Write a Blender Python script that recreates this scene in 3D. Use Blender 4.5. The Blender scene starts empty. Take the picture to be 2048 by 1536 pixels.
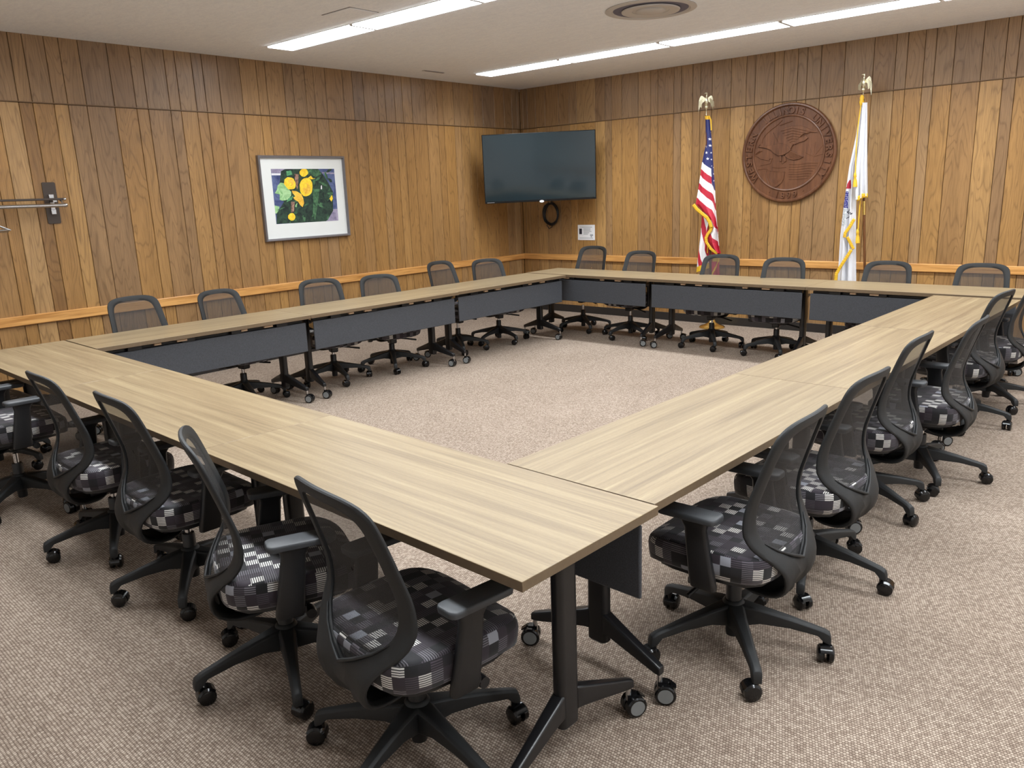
import bpy, bmesh, math, random
from mathutils import Vector, Matrix, noise
random.seed(7)
PI = math.pi
sc = bpy.context.scene
COL = sc.collection
R = math.radians

# ------------------------------------------------------------------ camera
CAM = Vector((7.4863, -8.9477, 1.6662))
F = Vector((-0.63957, 0.73166, -0.23576)); F.normalize()
RT = Vector((0.7582, 0.6511, -0.0361)); RT = (RT - F * RT.dot(F)).normalized()
UP = RT.cross(F).normalized()
FPX = 1568.47
cam_d = bpy.data.cameras.new('camera'); cam_d.sensor_width = 36; cam_d.lens = FPX / 2048 * 36
cam_d.clip_start = .05; cam_d.clip_end = 60
cam = bpy.data.objects.new('camera', cam_d); COL.objects.link(cam)
m = Matrix.Identity(4)
for i in range(3):
    m[i][0], m[i][1], m[i][2], m[i][3] = RT[i], UP[i], -F[i], CAM[i]
cam.matrix_world = m
sc.camera = cam

def ray(u, v): return F + RT * ((u - 1024) / FPX) + UP * ((768 - v) / FPX)
def at(u, v, y=0.0):                       # point of the plane y = const
    d = ray(u, v); return CAM + d * ((y - CAM.y) / d.y)

# ------------------------------------------------------------------ helpers
def tag(o, label=None, cat=None, group=None, kind=None):
    if label: o['label'] = label
    if cat: o['category'] = cat
    if group: o['group'] = group
    if kind: o['kind'] = kind
    return o
def empty(name, loc=(0, 0, 0), rz=0):
    o = bpy.data.objects.new(name, None); COL.objects.link(o); o.empty_display_size = .1
    o.location = loc; o.rotation_euler = (0, 0, rz); return o

class MB:
    def __init__(s): s.v = []; s.f = []; s.mi = []; s.uv = {}; s.col = {}
    def add(s, vs, fs, mi=0):
        b = len(s.v); s.v += [tuple(v) for v in vs]
        for f in fs: s.f.append(tuple(b + i for i in f)); s.mi.append(mi)
        return b
    def box(s, c, d, mi=0, rot=None, taper=None):
        vs = []
        for z in (-1, 1):
            for y in (-1, 1):
                for x in (-1, 1):
                    k = taper if (taper and z > 0) else 1
                    p = Vector((x * d[0] / 2 * k, y * d[1] / 2 * k, z * d[2] / 2))
                    if rot is not None: p = rot @ p
                    vs.append(p + Vector(c))
        s.add(vs, [(0, 2, 3, 1), (4, 5, 7, 6), (0, 1, 5, 4), (2, 6, 7, 3), (0, 4, 6, 2), (1, 3, 7, 5)], mi)
        return s
    def tube(s, pts, r, n=10, mi=0, closed=False, cap=True):
        pts = [Vector(p) for p in pts]; N = len(pts); rs = r if isinstance(r, (list, tuple)) else [r] * N
        rings = []; prev = None
        for i, p in enumerate(pts):
            if closed: t = (pts[(i + 1) % N] - pts[i - 1])
            else: t = pts[min(i + 1, N - 1)] - pts[max(i - 1, 0)]
            t.normalize()
            if prev is None:
                a = Vector((0, 0, 1)) if abs(t.z) < .9 else Vector((1, 0, 0))
                nx = t.cross(a).normalized()
            else:
                nx = (prev - t * prev.dot(t)).normalized()
            prev = nx; ny = t.cross(nx)
            rings.append([p + nx * (rs[i] * math.cos(2 * PI * k / n)) + ny * (rs[i] * math.sin(2 * PI * k / n)) for k in range(n)])
        vs = [q for rg in rings for q in rg]; fs = []
        for i in range(N if closed else N - 1):
            a = i * n; b = ((i + 1) % N) * n
            for k in range(n): fs.append((a + k, a + (k + 1) % n, b + (k + 1) % n, b + k))
        if cap and not closed:
            fs.append(tuple(range(n - 1, -1, -1))); fs.append(tuple((N - 1) * n + k for k in range(n)))
        s.add(vs, fs, mi); return s
    def lathe(s, prof, n=24, c=(0, 0, 0), mi=0, axis='Z'):
        vs = []; fs = []; c = Vector(c)
        for (r, z) in prof:
            for k in range(n):
                a = 2 * PI * k / n; x, y = r * math.cos(a), r * math.sin(a)
                p = {'Z': (x, y, z), 'Y': (x, z, y), 'X': (z, x, y)}[axis]
                vs.append(Vector(p) + c)
        for i in range(len(prof) - 1):
            for k in range(n):
                q = (i * n + k, i * n + (k + 1) % n, (i + 1) * n + (k + 1) % n, (i + 1) * n + k)
                fs.append(q if axis != 'Y' else q[::-1])
        fs.append(tuple(range(n - 1, -1, -1))); fs.append(tuple((len(prof) - 1) * n + k for k in range(n)))
        s.add(vs, fs, mi); return s
    def loft(s, rings, mi=0, cap=True):
        n = len(rings[0]); vs = [p for r in rings for p in r]; fs = []
        for i in range(len(rings) - 1):
            for k in range(n): fs.append((i * n + k, i * n + (k + 1) % n, (i + 1) * n + (k + 1) % n, (i + 1) * n + k))
        if cap: fs.append(tuple(range(n - 1, -1, -1))); fs.append(tuple((len(rings) - 1) * n + k for k in range(n)))
        s.add(vs, fs, mi); return s
    def prism(s, pts, axis_fn, d0, d1, mi=0):
        """polygon pts (a,b) extruded from d0 to d1; axis_fn(a,b,d)->point"""
        n = len(pts); vs = [axis_fn(a, b, d0) for a, b in pts] + [axis_fn(a, b, d1) for a, b in pts]
        fs = [tuple(range(n)), tuple(range(2 * n - 1, n - 1, -1))] + [(i, n + i, n + (i + 1) % n, (i + 1) % n) for i in range(n)]
        s.add(vs, fs, mi); return s
    def grid(s, rows, mi=0, closed=False):
        n = len(rows[0]); vs = [p for r in rows for p in r]; fs = []
        for i in range(len(rows) - 1):
            for k in range(n if closed else n - 1):
                fs.append((i * n + k, i * n + (k + 1) % n, (i + 1) * n + (k + 1) % n, (i + 1) * n + k))
        return s.add(vs, fs, mi)
    def build(s, name, mats, parent=None, smooth=None, bevel=None, seg=2, fix=True, solid=None, subsurf=0):
        me = bpy.data.meshes.new(name); me.from_pydata(s.v, [], s.f)
        mats = mats if isinstance(mats, (list, tuple)) else [mats]
        for mt in mats: me.materials.append(mt)
        me.polygons.foreach_set('material_index', s.mi)
        if fix:
            bm = bmesh.new(); bm.from_mesh(me); bmesh.ops.recalc_face_normals(bm, faces=bm.faces); bm.to_mesh(me); bm.free()
        if smooth is not None:
            me.shade_smooth(); me.set_sharp_from_angle(angle=R(smooth))
        o = bpy.data.objects.new(name, me); COL.objects.link(o)
        if parent: o.parent = parent
        if solid: md = o.modifiers.new('solid', 'SOLIDIFY'); md.thickness = solid; md.offset = 0
        if bevel:
            md = o.modifiers.new('bevel', 'BEVEL'); md.width = bevel; md.segments = seg; md.limit_method = 'ANGLE'; md.angle_limit = R(35)
            if smooth is None: me.shade_smooth(); me.set_sharp_from_angle(angle=R(60))
        if subsurf: md = o.modifiers.new('sub', 'SUBSURF'); md.levels = subsurf; md.render_levels = subsurf
        return o

# ------------------------------------------------------------------ materials
def srgb(r, g, b):
    f = lambda c: c / 12.92 if c <= .04045 else ((c + .055) / 1.055) ** 2.4
    return (f(r / 255), f(g / 255), f(b / 255), 1)
class NT:
    def __init__(s, name):
        s.m = bpy.data.materials.new(name); s.m.use_nodes = True; s.t = s.m.node_tree; s.t.nodes.clear()
        s.out = s.t.nodes.new('ShaderNodeOutputMaterial'); s.b = s.t.nodes.new('ShaderNodeBsdfPrincipled')
        s.t.links.new(s.b.outputs[0], s.out.inputs[0])
    def n(s, kind, **kw):
        nd = s.t.nodes.new('ShaderNode' + kind)
        for k, v in kw.items():
            if k.startswith('i_'): nd.inputs[k[2:].replace('_', ' ')].default_value = v
            else: setattr(nd, k, v)
        return nd
    def l(s, a, b): s.t.links.new(a, b)
    def math(s, op, a, b=None, c=None, clamp=False):
        nd = s.n('Math', operation=op, use_clamp=clamp)
        for i, x in enumerate((a, b, c)):
            if x is None: continue
            if isinstance(x, (int, float)): nd.inputs[i].default_value = x
            else: s.l(x, nd.inputs[i])
        return nd.outputs[0]
    def mix(s, fac, a, b, blend='MIX'):
        nd = s.n('Mix', data_type='RGBA', blend_type=blend)
        for i, x in ((0, fac), (6, a), (7, b)):
            if isinstance(x, (int, float, tuple)): nd.inputs[i].default_value = x
            else: s.l(x, nd.inputs[i])
        return nd.outputs[2]
    def ramp(s, fac, stops, interp='LINEAR'):
        nd = s.n('ValToRGB'); cr = nd.color_ramp; cr.interpolation = interp
        while len(cr.elements) < len(stops): cr.elements.new(.5)
        for e, (p, c) in zip(cr.elements, stops): e.position = p; e.color = c if len(c) == 4 else (*c, 1)
        s.l(fac, nd.inputs[0]); return nd.outputs[0]
    def set(s, **kw):
        for k, v in kw.items():
            inp = s.b.inputs[k.replace('_', ' ')]
            if isinstance(v, (int, float, tuple)): inp.default_value = v
            else: s.l(v, inp)
        return s
    def bump(s, h, dist=.001, strength=1.0):
        nd = s.n('Bump'); nd.inputs['Strength'].default_value = strength; nd.inputs['Distance'].default_value = dist
        s.l(h, nd.inputs['Height']); s.l(nd.outputs[0], s.b.inputs['Normal'])
def plain(name, col, rough=.5, metal=0, spec=None, noise_amt=.0, scale=200):
    t = NT(name); t.set(Roughness=rough, Metallic=metal)
    if spec is not None: t.set(Specular_IOR_Level=spec)
    if noise_amt:
        c = t.n('TexCoord'); nz = t.n('TexNoise', i_Scale=scale, i_Detail=3.0); t.l(c.outputs['Object'], nz.inputs['Vector'])
        lo = tuple(x * (1 - noise_amt) for x in col[:3]) + (1,); hi = tuple(min(1, x * (1 + noise_amt)) for x in col[:3]) + (1,)
        t.set(Base_Color=t.ramp(nz.outputs[0], [(.3, lo), (.7, hi)])); t.bump(nz.outputs[0], .0004, .4)
    else: t.set(Base_Color=col)
    return t.m

def wood_panel(name):
    t = NT(name)
    at_ = t.n('Attribute', attribute_name='plank'); sep = t.n('SeparateColor'); t.l(at_.outputs['Color'], sep.inputs[0])
    tone, off, hue = sep.outputs
    co = t.n('TexCoord'); sx = t.n('SeparateXYZ'); t.l(co.outputs['Object'], sx.inputs[0])
    ac = t.math('SUBTRACT', sx.outputs[0], sx.outputs[1])
    offs = t.math('MULTIPLY', off, 37.0)
    def vec(kx, kz, add=0.0):
        cb = t.n('CombineXYZ'); t.l(t.math('MULTIPLY', ac, kx), cb.inputs[0])
        t.l(t.math('ADD', offs, add), cb.inputs[1]); t.l(t.math('MULTIPLY', sx.outputs[2], kz), cb.inputs[2]); return cb.outputs[0]
    # cathedral figure: contour lines of a stretched noise
    n1 = t.n('TexNoise', i_Scale=1.0, i_Detail=1.5, i_Roughness=.45, i_Distortion=.35); t.l(vec(7.5, 1.1), n1.inputs['Vector'])
    rings = t.math('FRACT', t.math('MULTIPLY', n1.outputs[0], 13.0))
    rr = t.math('ABSOLUTE', t.math('SUBTRACT', rings, .5))
    fig = t.ramp(rr, [(.0, (1, 1, 1)), (.16, (.15, .15, .15)), (.5, (0, 0, 0))])
    n2 = t.n('TexNoise', i_Scale=1.0, i_Detail=5.0, i_Roughness=.65); t.l(vec(170, 6.0, 5.0), n2.inputs['Vector'])
    n3 = t.n('TexNoise', i_Scale=1.0, i_Detail=2.0); t.l(vec(9, .8, 9.0), n3.inputs['Vector'])
    c0 = t.ramp(tone, [(0, srgb(136, 100, 61)), (.3, srgb(160, 119, 70)), (.7, srgb(176, 134, 80)), (1, srgb(204, 163, 107))])
    c0 = t.mix(t.math('MULTIPLY', hue, .62), c0, srgb(134, 114, 96))
    c1 = t.mix(t.math('MULTIPLY', fig, .40), c0, srgb(88, 60, 36))
    g = t.ramp(n2.outputs[0], [(.36, (.80, .79, .77)), (.64, (1.08, 1.08, 1.08))])
    c2 = t.mix(1.0, c1, g, 'MULTIPLY')
    g3 = t.ramp(n3.outputs[0], [(.3, (.88, .87, .86)), (.7, (1.08, 1.08, 1.08))])
    c3 = t.mix(1.0, c2, g3, 'MULTIPLY')
    t.set(Base_Color=c3, Roughness=.36, Specular_IOR_Level=.5)
    t.bump(n2.outputs[0], .0006, .35)
    return t.m
def wood_plain(name, light, dark, kx, ky, kz, rough=.35, amt=.6):
    t = NT(name); co = t.n('TexCoord'); mp = t.n('Mapping'); t.l(co.outputs['Object'], mp.inputs[0]); mp.inputs['Scale'].default_value = (kx, ky, kz)
    a = t.n('TexNoise', i_Scale=1.0, i_Detail=6.0, i_Roughness=.6, i_Distortion=.4); t.l(mp.outputs[0], a.inputs['Vector'])
    mp2 = t.n('Mapping'); t.l(co.outputs['Object'], mp2.inputs[0]); mp2.inputs['Scale'].default_value = (kx * .25, ky * .25, kz * .25)
    b = t.n('TexNoise', i_Scale=1.0, i_Detail=2.0, i_Distortion=.8); t.l(mp2.outputs[0], b.inputs['Vector'])
    f = t.math('ADD', t.math('MULTIPLY', a.outputs[0], amt), t.math('MULTIPLY', b.outputs[0], 1 - amt))
    t.set(Base_Color=t.ramp(f, [(.36, dark), (.62, light)]), Roughness=rough); t.bump(a.outputs[0], .0003, .2)
    return t.m
def tabletop_mat(name):
    t = NT(name); co = t.n('TexCoord'); oi = t.n('ObjectInfo')
    sx = t.n('SeparateXYZ'); t.l(co.outputs['Object'], sx.inputs[0])
    def vec(kx, ky, s):
        cb = t.n('CombineXYZ'); t.l(t.math('MULTIPLY', sx.outputs[0], kx), cb.inputs[0]); t.l(t.math('MULTIPLY', sx.outputs[1], ky), cb.inputs[1])
        t.l(t.math('ADD', t.math('MULTIPLY', oi.outputs['Random'], 50.0), s), cb.inputs[2]); return cb.outputs[0]
    a = t.n('TexNoise', i_Scale=1.0, i_Detail=6.0, i_Roughness=.62, i_Distortion=.5); t.l(vec(1.6, 75, 0), a.inputs['Vector'])
    b = t.n('TexNoise', i_Scale=1.0, i_Detail=3.0, i_Roughness=.5, i_Distortion=.7); t.l(vec(.8, 24, 7), b.inputs['Vector'])
    c = t.n('TexNoise', i_Scale=1.0, i_Detail=2.0); t.l(vec(60, 420, 3), c.inputs['Vector'])
    f = t.math('ADD', t.math('MULTIPLY', a.outputs[0], .5), t.math('MULTIPLY', b.outputs[0], .5))
    col = t.ramp(f, [(.32, srgb(113, 96, 73)), (.46, srgb(132, 114, 87)), (.56, srgb(144, 126, 97)), (.70, srgb(160, 143, 111))])
    g = t.ramp(c.outputs[0], [(.3, (.92, .92, .92)), (.7, (1.05, 1.05, 1.05))])
    t.set(Base_Color=t.mix(1.0, col, g, 'MULTIPLY'), Roughness=.38, Specular_IOR_Level=.5); t.bump(a.outputs[0], .0002, .2)
    return t.m
def carpet_mat():
    t = NT('looped carpet'); co = t.n('TexCoord')
    mp = t.n('Mapping'); t.l(co.outputs['Object'], mp.inputs[0]); mp.inputs['Rotation'].default_value = (0, 0, R(2))
    nz0 = t.n('TexNoise', i_Scale=30.0, i_Detail=2.0); t.l(mp.outputs[0], nz0.inputs['Vector'])
    wob = t.mix(.004, mp.outputs[0], nz0.outputs['Color'], 'ADD')
    sx = t.n('SeparateXYZ'); t.l(wob, sx.inputs[0])
    row = t.math('MULTIPLY', sx.outputs[1], 1 / .0105)
    rowi = t.math('FLOOR', row)
    cx = t.math('ADD', t.math('MULTIPLY', sx.outputs[0], 1 / .0095), t.math('MULTIPLY', rowi, .5))
    ry = t.math('ABSOLUTE', t.math('SUBTRACT', t.math('FRACT', row), .5))
    rx = t.math('ABSOLUTE', t.math('SUBTRACT', t.math('FRACT', cx), .5))
    d = t.math('SQRT', t.math('ADD', t.math('MULTIPLY', ry, ry), t.math('MULTIPLY', rx, rx)))
    h = t.math('SUBTRACT', 1.0, t.math('MULTIPLY', d, 1.6), clamp=True)
    cb = t.n('CombineXYZ'); t.l(t.math('FLOOR', cx), cb.inputs[0]); t.l(rowi, cb.inputs[1])
    wn = t.n('TexWhiteNoise', noise_dimensions='2D'); t.l(cb.outputs[0], wn.inputs['Vector'])
    nz = t.n('TexNoise', i_Scale=420.0, i_Detail=3.0); t.l(co.outputs['Object'], nz.inputs['Vector'])
    tone = t.math('ADD', t.math('MULTIPLY', wn.outputs[0], .30), t.math('MULTIPLY', nz.outputs[0], .70))
    c = t.ramp(tone, [(.25, srgb(130, 114, 101)), (.5, srgb(169, 153, 138)), (.75, srgb(200, 186, 170))])
    k = t.ramp(h, [(.05, (.30, .27, .25)), (.5, (.86, .85, .85)), (1, (1.1, 1.1, 1.1))])
    c = t.mix(1.0, c, k, 'MULTIPLY')
    big = t.n('TexNoise', i_Scale=1.6, i_Detail=3.0); t.l(co.outputs['Object'], big.inputs['Vector'])
    c = t.mix(1.0, c, t.ramp(big.outputs[0], [(.3, (.94, .93, .92)), (.7, (1.04, 1.04, 1.04))]), 'MULTIPLY')
    t.set(Base_Color=c, Roughness=.95, Specular_IOR_Level=.1); t.bump(h, .003, .6)
    return t.m
def seat_fabric():
    t = NT('woven check upholstery'); uv = t.n('UVMap'); sx = t.n('SeparateXYZ'); t.l(uv.outputs[0], sx.inputs[0])
    oi = t.n('ObjectInfo')
    u = t.math('ADD', t.math('MULTIPLY', sx.outputs[0], 1 / .036), t.math('FLOOR', t.math('MULTIPLY', oi.outputs['Random'], 61)))
    v = t.math('MULTIPLY', sx.outputs[1], 1 / .041)
    ui = t.math('FLOOR', u); vi = t.math('FLOOR', v)
    cb = t.n('CombineXYZ'); t.l(ui, cb.inputs[0]); t.l(vi, cb.inputs[1])
    wn = t.n('TexWhiteNoise', noise_dimensions='2D'); t.l(cb.outputs[0], wn.inputs['Vector'])
    par = t.math('MODULO', t.math('ADD', t.math('ABSOLUTE', t.math('ADD', ui, vi)), 0.0), 2.0)
    r = t.math('ADD', t.math('MULTIPLY', wn.outputs[0], .68), t.math('MULTIPLY', par, .32))
    base = t.ramp(r, [(0, srgb(20, 19, 22)), (.2, srgb(44, 36, 44)), (.36, srgb(26, 24, 28)), (.46, srgb(70, 62, 70)), (.56, srgb(104, 100, 106)), (.66, srgb(206, 203, 198)), (.76, srgb(96, 90, 98)), (.83, srgb(225, 222, 216)), (.96, srgb(140, 142, 150))], 'CONSTANT')
    st = t.math('GREATER_THAN', t.math('FRACT', t.math('MULTIPLY', sx.outputs[1], 1 / .0069)), .52)
    stm = t.math('MULTIPLY', st, t.math('GREATER_THAN', r, .46))
    stm = t.math('MULTIPLY', stm, t.math('LESS_THAN', r, .96))
    col = t.mix(t.math('MULTIPLY', stm, .93), base, srgb(24, 22, 26))
    t.set(Base_Color=col, Roughness=.75, Specular_IOR_Level=.35)
    t.set(Sheen_Weight=.2) if 'Sheen Weight' in t.b.inputs else None
    return t.m
def mesh_fabric():
    t = NT('sheer black mesh'); uv = t.n('TexCoord'); sx = t.n('SeparateXYZ'); t.l(uv.outputs['Object'], sx.inputs[0])
    rib = t.math('ABSOLUTE', t.math('SUBTRACT', t.math('FRACT', t.math('MULTIPLY', sx.outputs[0], 1 / .0030)), .5))
    rib2 = t.math('ABSOLUTE', t.math('SUBTRACT', t.math('FRACT', t.math('MULTIPLY', sx.outputs[2], 1 / .0030)), .5))
    hole = t.math('MULTIPLY', t.math('LESS_THAN', rib, .33), t.math('LESS_THAN', rib2, .34))
    fac = t.math('SUBTRACT', .97, t.math('MULTIPLY', hole, .62))
    tr = t.n('BsdfTransparent'); mx = t.n('MixShader'); t.l(fac, mx.inputs[0]); t.l(tr.outputs[0], mx.inputs[1]); t.l(t.b.outputs[0], mx.inputs[2])
    t.l(mx.outputs[0], t.out.inputs[0])
    t.set(Base_Color=srgb(42, 41, 41), Roughness=.65)
    return t.m
def ceiling_mat():
    t = NT('textured ceiling plaster'); co = t.n('TexCoord')
    a = t.n('TexNoise', i_Scale=55.0, i_Detail=6.0, i_Roughness=.7); t.l(co.outputs['Object'], a.inputs['Vector'])
    mp = t.n('Mapping'); t.l(co.outputs['Object'], mp.inputs[0]); mp.inputs['Scale'].default_value = (9, 26, 9)
    b = t.n('TexNoise', i_Scale=1.0, i_Detail=4.0, i_Roughness=.7); t.l(mp.outputs[0], b.inputs['Vector'])
    h = t.math('ADD', t.math('MULTIPLY', a.outputs[0], .7), t.math('MULTIPLY', b.outputs[0], .5))
    c = t.ramp(h, [(.42, srgb(232, 236, 243)), (.7, srgb(245, 248, 252))])
    t.set(Base_Color=c, Roughness=.9, Specular_IOR_Level=.15); t.bump(h, .006, .7)
    return t.m
def emis(name, col, s):
    t = NT(name); t.set(Base_Color=(.8, .8, .8, 1), Roughness=.4, Emission_Color=col, Emission_Strength=s); return t.m

M = {}
M['panel'] = wood_panel('oak plank panelling')
M['groove'] = plain('groove shade brown', srgb(58, 36, 18), .7)  # same wood as the planks, groove occlusion put into its colour
M['rail'] = wood_plain('golden oak rail', srgb(224, 168, 100), srgb(172, 116, 58), 2.5, 2.5, 45, .32)
M['carpet'] = carpet_mat(); M['ceil'] = ceiling_mat()
M['basebd'] = plain('black rubber base', srgb(38, 34, 32), .5)
M['light'] = emis('lit acrylic lens', (.90, .96, 1, 1), 10)
M['whitepaint'] = plain('white painted metal', srgb(205, 202, 198), .45)
M['offwhite'] = plain('grey white vent paint', srgb(192, 188, 184), .5)
M['darkhole'] = plain('dark duct interior', srgb(104, 102, 118), .8)
M['top'] = tabletop_mat('pale walnut laminate')
M['edge'] = plain('taupe edge banding', srgb(106, 88, 66), .5, noise_amt=.06, scale=60)
M['blackmetal'] = plain('black powder coat', srgb(22, 22, 24), .32, 0)
M['skirt'] = plain('charcoal textured panel', srgb(62, 64, 69), .7, noise_amt=.3, scale=260)
M['tan'] = plain('tan glint strip', srgb(170, 140, 110), .5)
M['plastic'] = plain('charcoal nylon plastic', srgb(26, 27, 28), .58, noise_amt=.05, scale=500)
M['blackplastic'] = plain('black plastic', srgb(24, 24, 26), .42)
M['gloss'] = plain('glossy black caster plastic', srgb(14, 14, 15), .16)
M['greywheel'] = plain('grey wheel cap', srgb(120, 122, 122), .4)
M['pad'] = plain('soft grey armrest pad', srgb(60, 62, 65), .5)
M['chrome'] = plain('brushed chrome', srgb(200, 200, 202), .22, 1)
M['seat'] = seat_fabric(); M['mesh'] = mesh_fabric()
M['brass'] = plain('polished brass', srgb(222, 190, 110), .2, 1)
M['gold'] = plain('gold fringe', srgb(226, 178, 40), .6, noise_amt=.25, scale=400)
M['frame'] = plain('satin pewter frame', srgb(128, 126, 130), .3, .6)
M['mat'] = plain('white mat board', srgb(226, 228, 226), .8)
M['bronze'] = plain('dark bronze', srgb(70, 60, 54), .4, .3)
M['paper'] = plain('white paper', srgb(240, 240, 242), .7)
M['ink'] = plain('grey ink', srgb(165, 168, 172), .8)
M['inkdark'] = plain('dark ink', srgb(40, 36, 50), .8)
M['screen'] = plain('screen glass with reflection tint', srgb(34, 46, 51), .07, 0, spec=.8)  # dull teal base colour stands in for the reflected room
M['tvbez'] = plain('black bezel', srgb(12, 12, 15), .25)
M['oval'] = plain('flat white', srgb(240, 240, 245), .5)
M['cable'] = plain('black cable', srgb(20, 20, 22), .4)
M['pole'] = wood_plain('dark varnished pole', srgb(112, 70, 36), srgb(60, 34, 16), 60, 60, 3, .25)
M['carved'] = wood_plain('carved walnut', srgb(116, 76, 51), srgb(80, 49, 32), 45, 45, 5, .33)

# ------------------------------------------------------------------ room shell
RX, RY, RH = 9.5, -10.6, 3.079
def slab(name, c, d, mat, kind='structure'):
    b = MB(); b.box(c, d); o = b.build(name, mat); o['kind'] = kind; return o
slab('floor', (RX / 2, RY / 2, -.05), (RX + .4, -RY + .4, .1), M['carpet'])
b = MB(); b.box((RX / 2, RY / 2, RH + .05), (RX + .4, -RY + .4, .1)); o = b.build('ceiling', M['ceil']); o['kind'] = 'structure'

GZ = 2.546
left_g = [-10.45, -10.2, -10.02, -9.8, -9.6, -9.45, -9.2, -9.05, -8.8, -8.62, -8.4, -8.28, -8.05, -7.86, -7.7, -7.5, -7.36, -7.18, -6.98, -6.86, -6.66, -6.56, -6.406, -6.301, -6.137, -6.024, -5.87, -5.631, -5.436, -5.329, -5.118, -5.014, -4.851, -4.745, -4.585, -4.346, -4.157, -4.054, -3.843, -3.733, -3.578, -3.467, -3.31, -3.075, -2.94, -2.785, -2.578, -2.468, -2.321, -2.198, -2.044, -1.814, -1.621, -1.515, -1.323, -1.209, -1.057, -0.942, -0.774, -0.54, -0.337, -0.173, -.06]
back_g = [.06, 0.137, 0.285, 0.452, 0.687, 0.863, 0.983, 1.287, 1.441, 1.541, 1.698, 1.939, 2.117, 2.222, 2.443, 2.545, 2.696, 2.797, 2.947, 3.184, 3.368, 3.474, 3.694, 3.797, 3.956, 4.058, 4.205, 4.452, 4.739, 4.95, 5.058, 5.215, 5.315, 5.481, 5.722, 5.911, 6.014, 6.2, 6.44, 6.55, 6.76, 6.87, 7.02, 7.25, 7.4, 7.5, 7.7, 7.86, 8.1, 8.22, 8.4, 8.6, 8.7, 8.9, 9.1, 9.3, 9.42]
def wall(name, a0, a1, gs, place, seed):
    """planks between the groove positions; place(along, depth_out, z)"""
    rnd = random.Random(seed); bb = MB(); cols = []
    es = [a0] + [g for g in gs if a0 + .03 < g < a1 - .03] + [a1]
    D = .016; G = .0021; ch = .0032
    for z0, z1 in ((0.0, GZ), (GZ + .006, RH)):
        for a, c in zip(es[:-1], es[1:]):
            l, r = a + G, c - G; t0, t1 = z0, z1 - (.006 if z1 == GZ else 0)
            tone = min(1, max(0, rnd.gauss(.5, .17))); col = (tone, rnd.random(), min(1, rnd.random() ** 2.2 * .7 + (.6 if z0 else 0)), 1)
            if z0: col = (max(0, col[0] - .06), col[1], col[2], 1)
            vs = [place(l, 0, t0), place(r, 0, t0), place(r, 0, t1), place(l, 0, t1),
                  place(l, D - ch, t0), place(r, D - ch, t0), place(r, D - ch, t1), place(l, D - ch, t1),
                  place(l + ch, D, t0), place(r - ch, D, t0), place(r - ch, D, t1), place(l + ch, D, t1)]
            fs = [(0, 1, 5, 4), (1, 2, 6, 5), (2, 3, 7, 6), (3, 0, 4, 7), (4, 5, 9, 8), (5, 6, 10, 9), (6, 7, 11, 10), (7, 4, 8, 11), (8, 9, 10, 11)]
            bb.add(vs, fs, 0); cols += [col] * 12
    q = [place(a0, .001, 0), place(a1, .001, 0), place(a1, .001, RH), place(a0, .001, RH)]
    q2 = [place(a0, -.12, 0), place(a1, -.12, 0), place(a1, -.12, RH), place(a0, -.12, RH)]
    bb.add(q + q2, [(0, 1, 2, 3), (7, 6, 5, 4), (0, 4, 5, 1), (1, 5, 6, 2), (2, 6, 7, 3), (3, 7, 4, 0)], 1); cols += [(0, 0, 0, 1)] * 8
    o = bb.build(name, [M['panel'], M['groove']])
    ca = o.data.color_attributes.new('plank', 'FLOAT_COLOR', 'POINT')
    ca.data.foreach_set('color', [x for c in cols for x in c])
    o['kind'] = 'structure'; return o
WD = .016
wall('wall_left', RY, 0, left_g, lambda a, d, z: (-WD + d, a, z), 3)
wall('wall_back', 0, RX, back_g, lambda a, d, z: (a, WD - d, z), 12)
M['plaster'] = plain('pale painted plaster', srgb(238, 238, 238), .8)
slab('wall_right', (RX + .06, RY / 2, RH / 2), (.12, -RY, RH), M['plaster'])
slab('wall_front', (RX / 2, RY - .06, RH / 2), (RX, .12, RH), M['plaster'])
M['batten'] = plain('brown joint strip', srgb(118, 90, 60), .5)
def strip(name, c, d, mat, bev=.006):
    bb = MB(); bb.box(c, d); o = bb.build(name, mat, bevel=bev); o['kind'] = 'structure'; return o
zr = .769; rh = .082; rd = .026
strip('trim_1', (rd / 2, RY / 2, zr), (rd, -RY, rh), M['rail'])
strip('trim_2', (RX / 2, -rd / 2, zr), (RX, rd, rh), M['rail'])
strip('trim_3', (RX - rd / 2, RY / 2, zr), (rd, -RY - .06, rh), M['rail'])
strip('trim_4', (.006, RY / 2, GZ + .0015), (.010, -RY, .009), M['batten'], .001)
strip('trim_5', (RX / 2, -.006, GZ + .0015), (RX, .010, .009), M['batten'], .001)
strip('baseboard_left', (.006, RY / 2, .05), (.012, -RY, .1), M['basebd'], .003)
strip('baseboard_back', (RX / 2, -.006, .05), (RX, .012, .1), M['basebd'], .003)
strip('baseboard_right', (RX - .006, RY / 2, .05), (.012, -RY - .03, .1), M['basebd'], .003)

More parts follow.
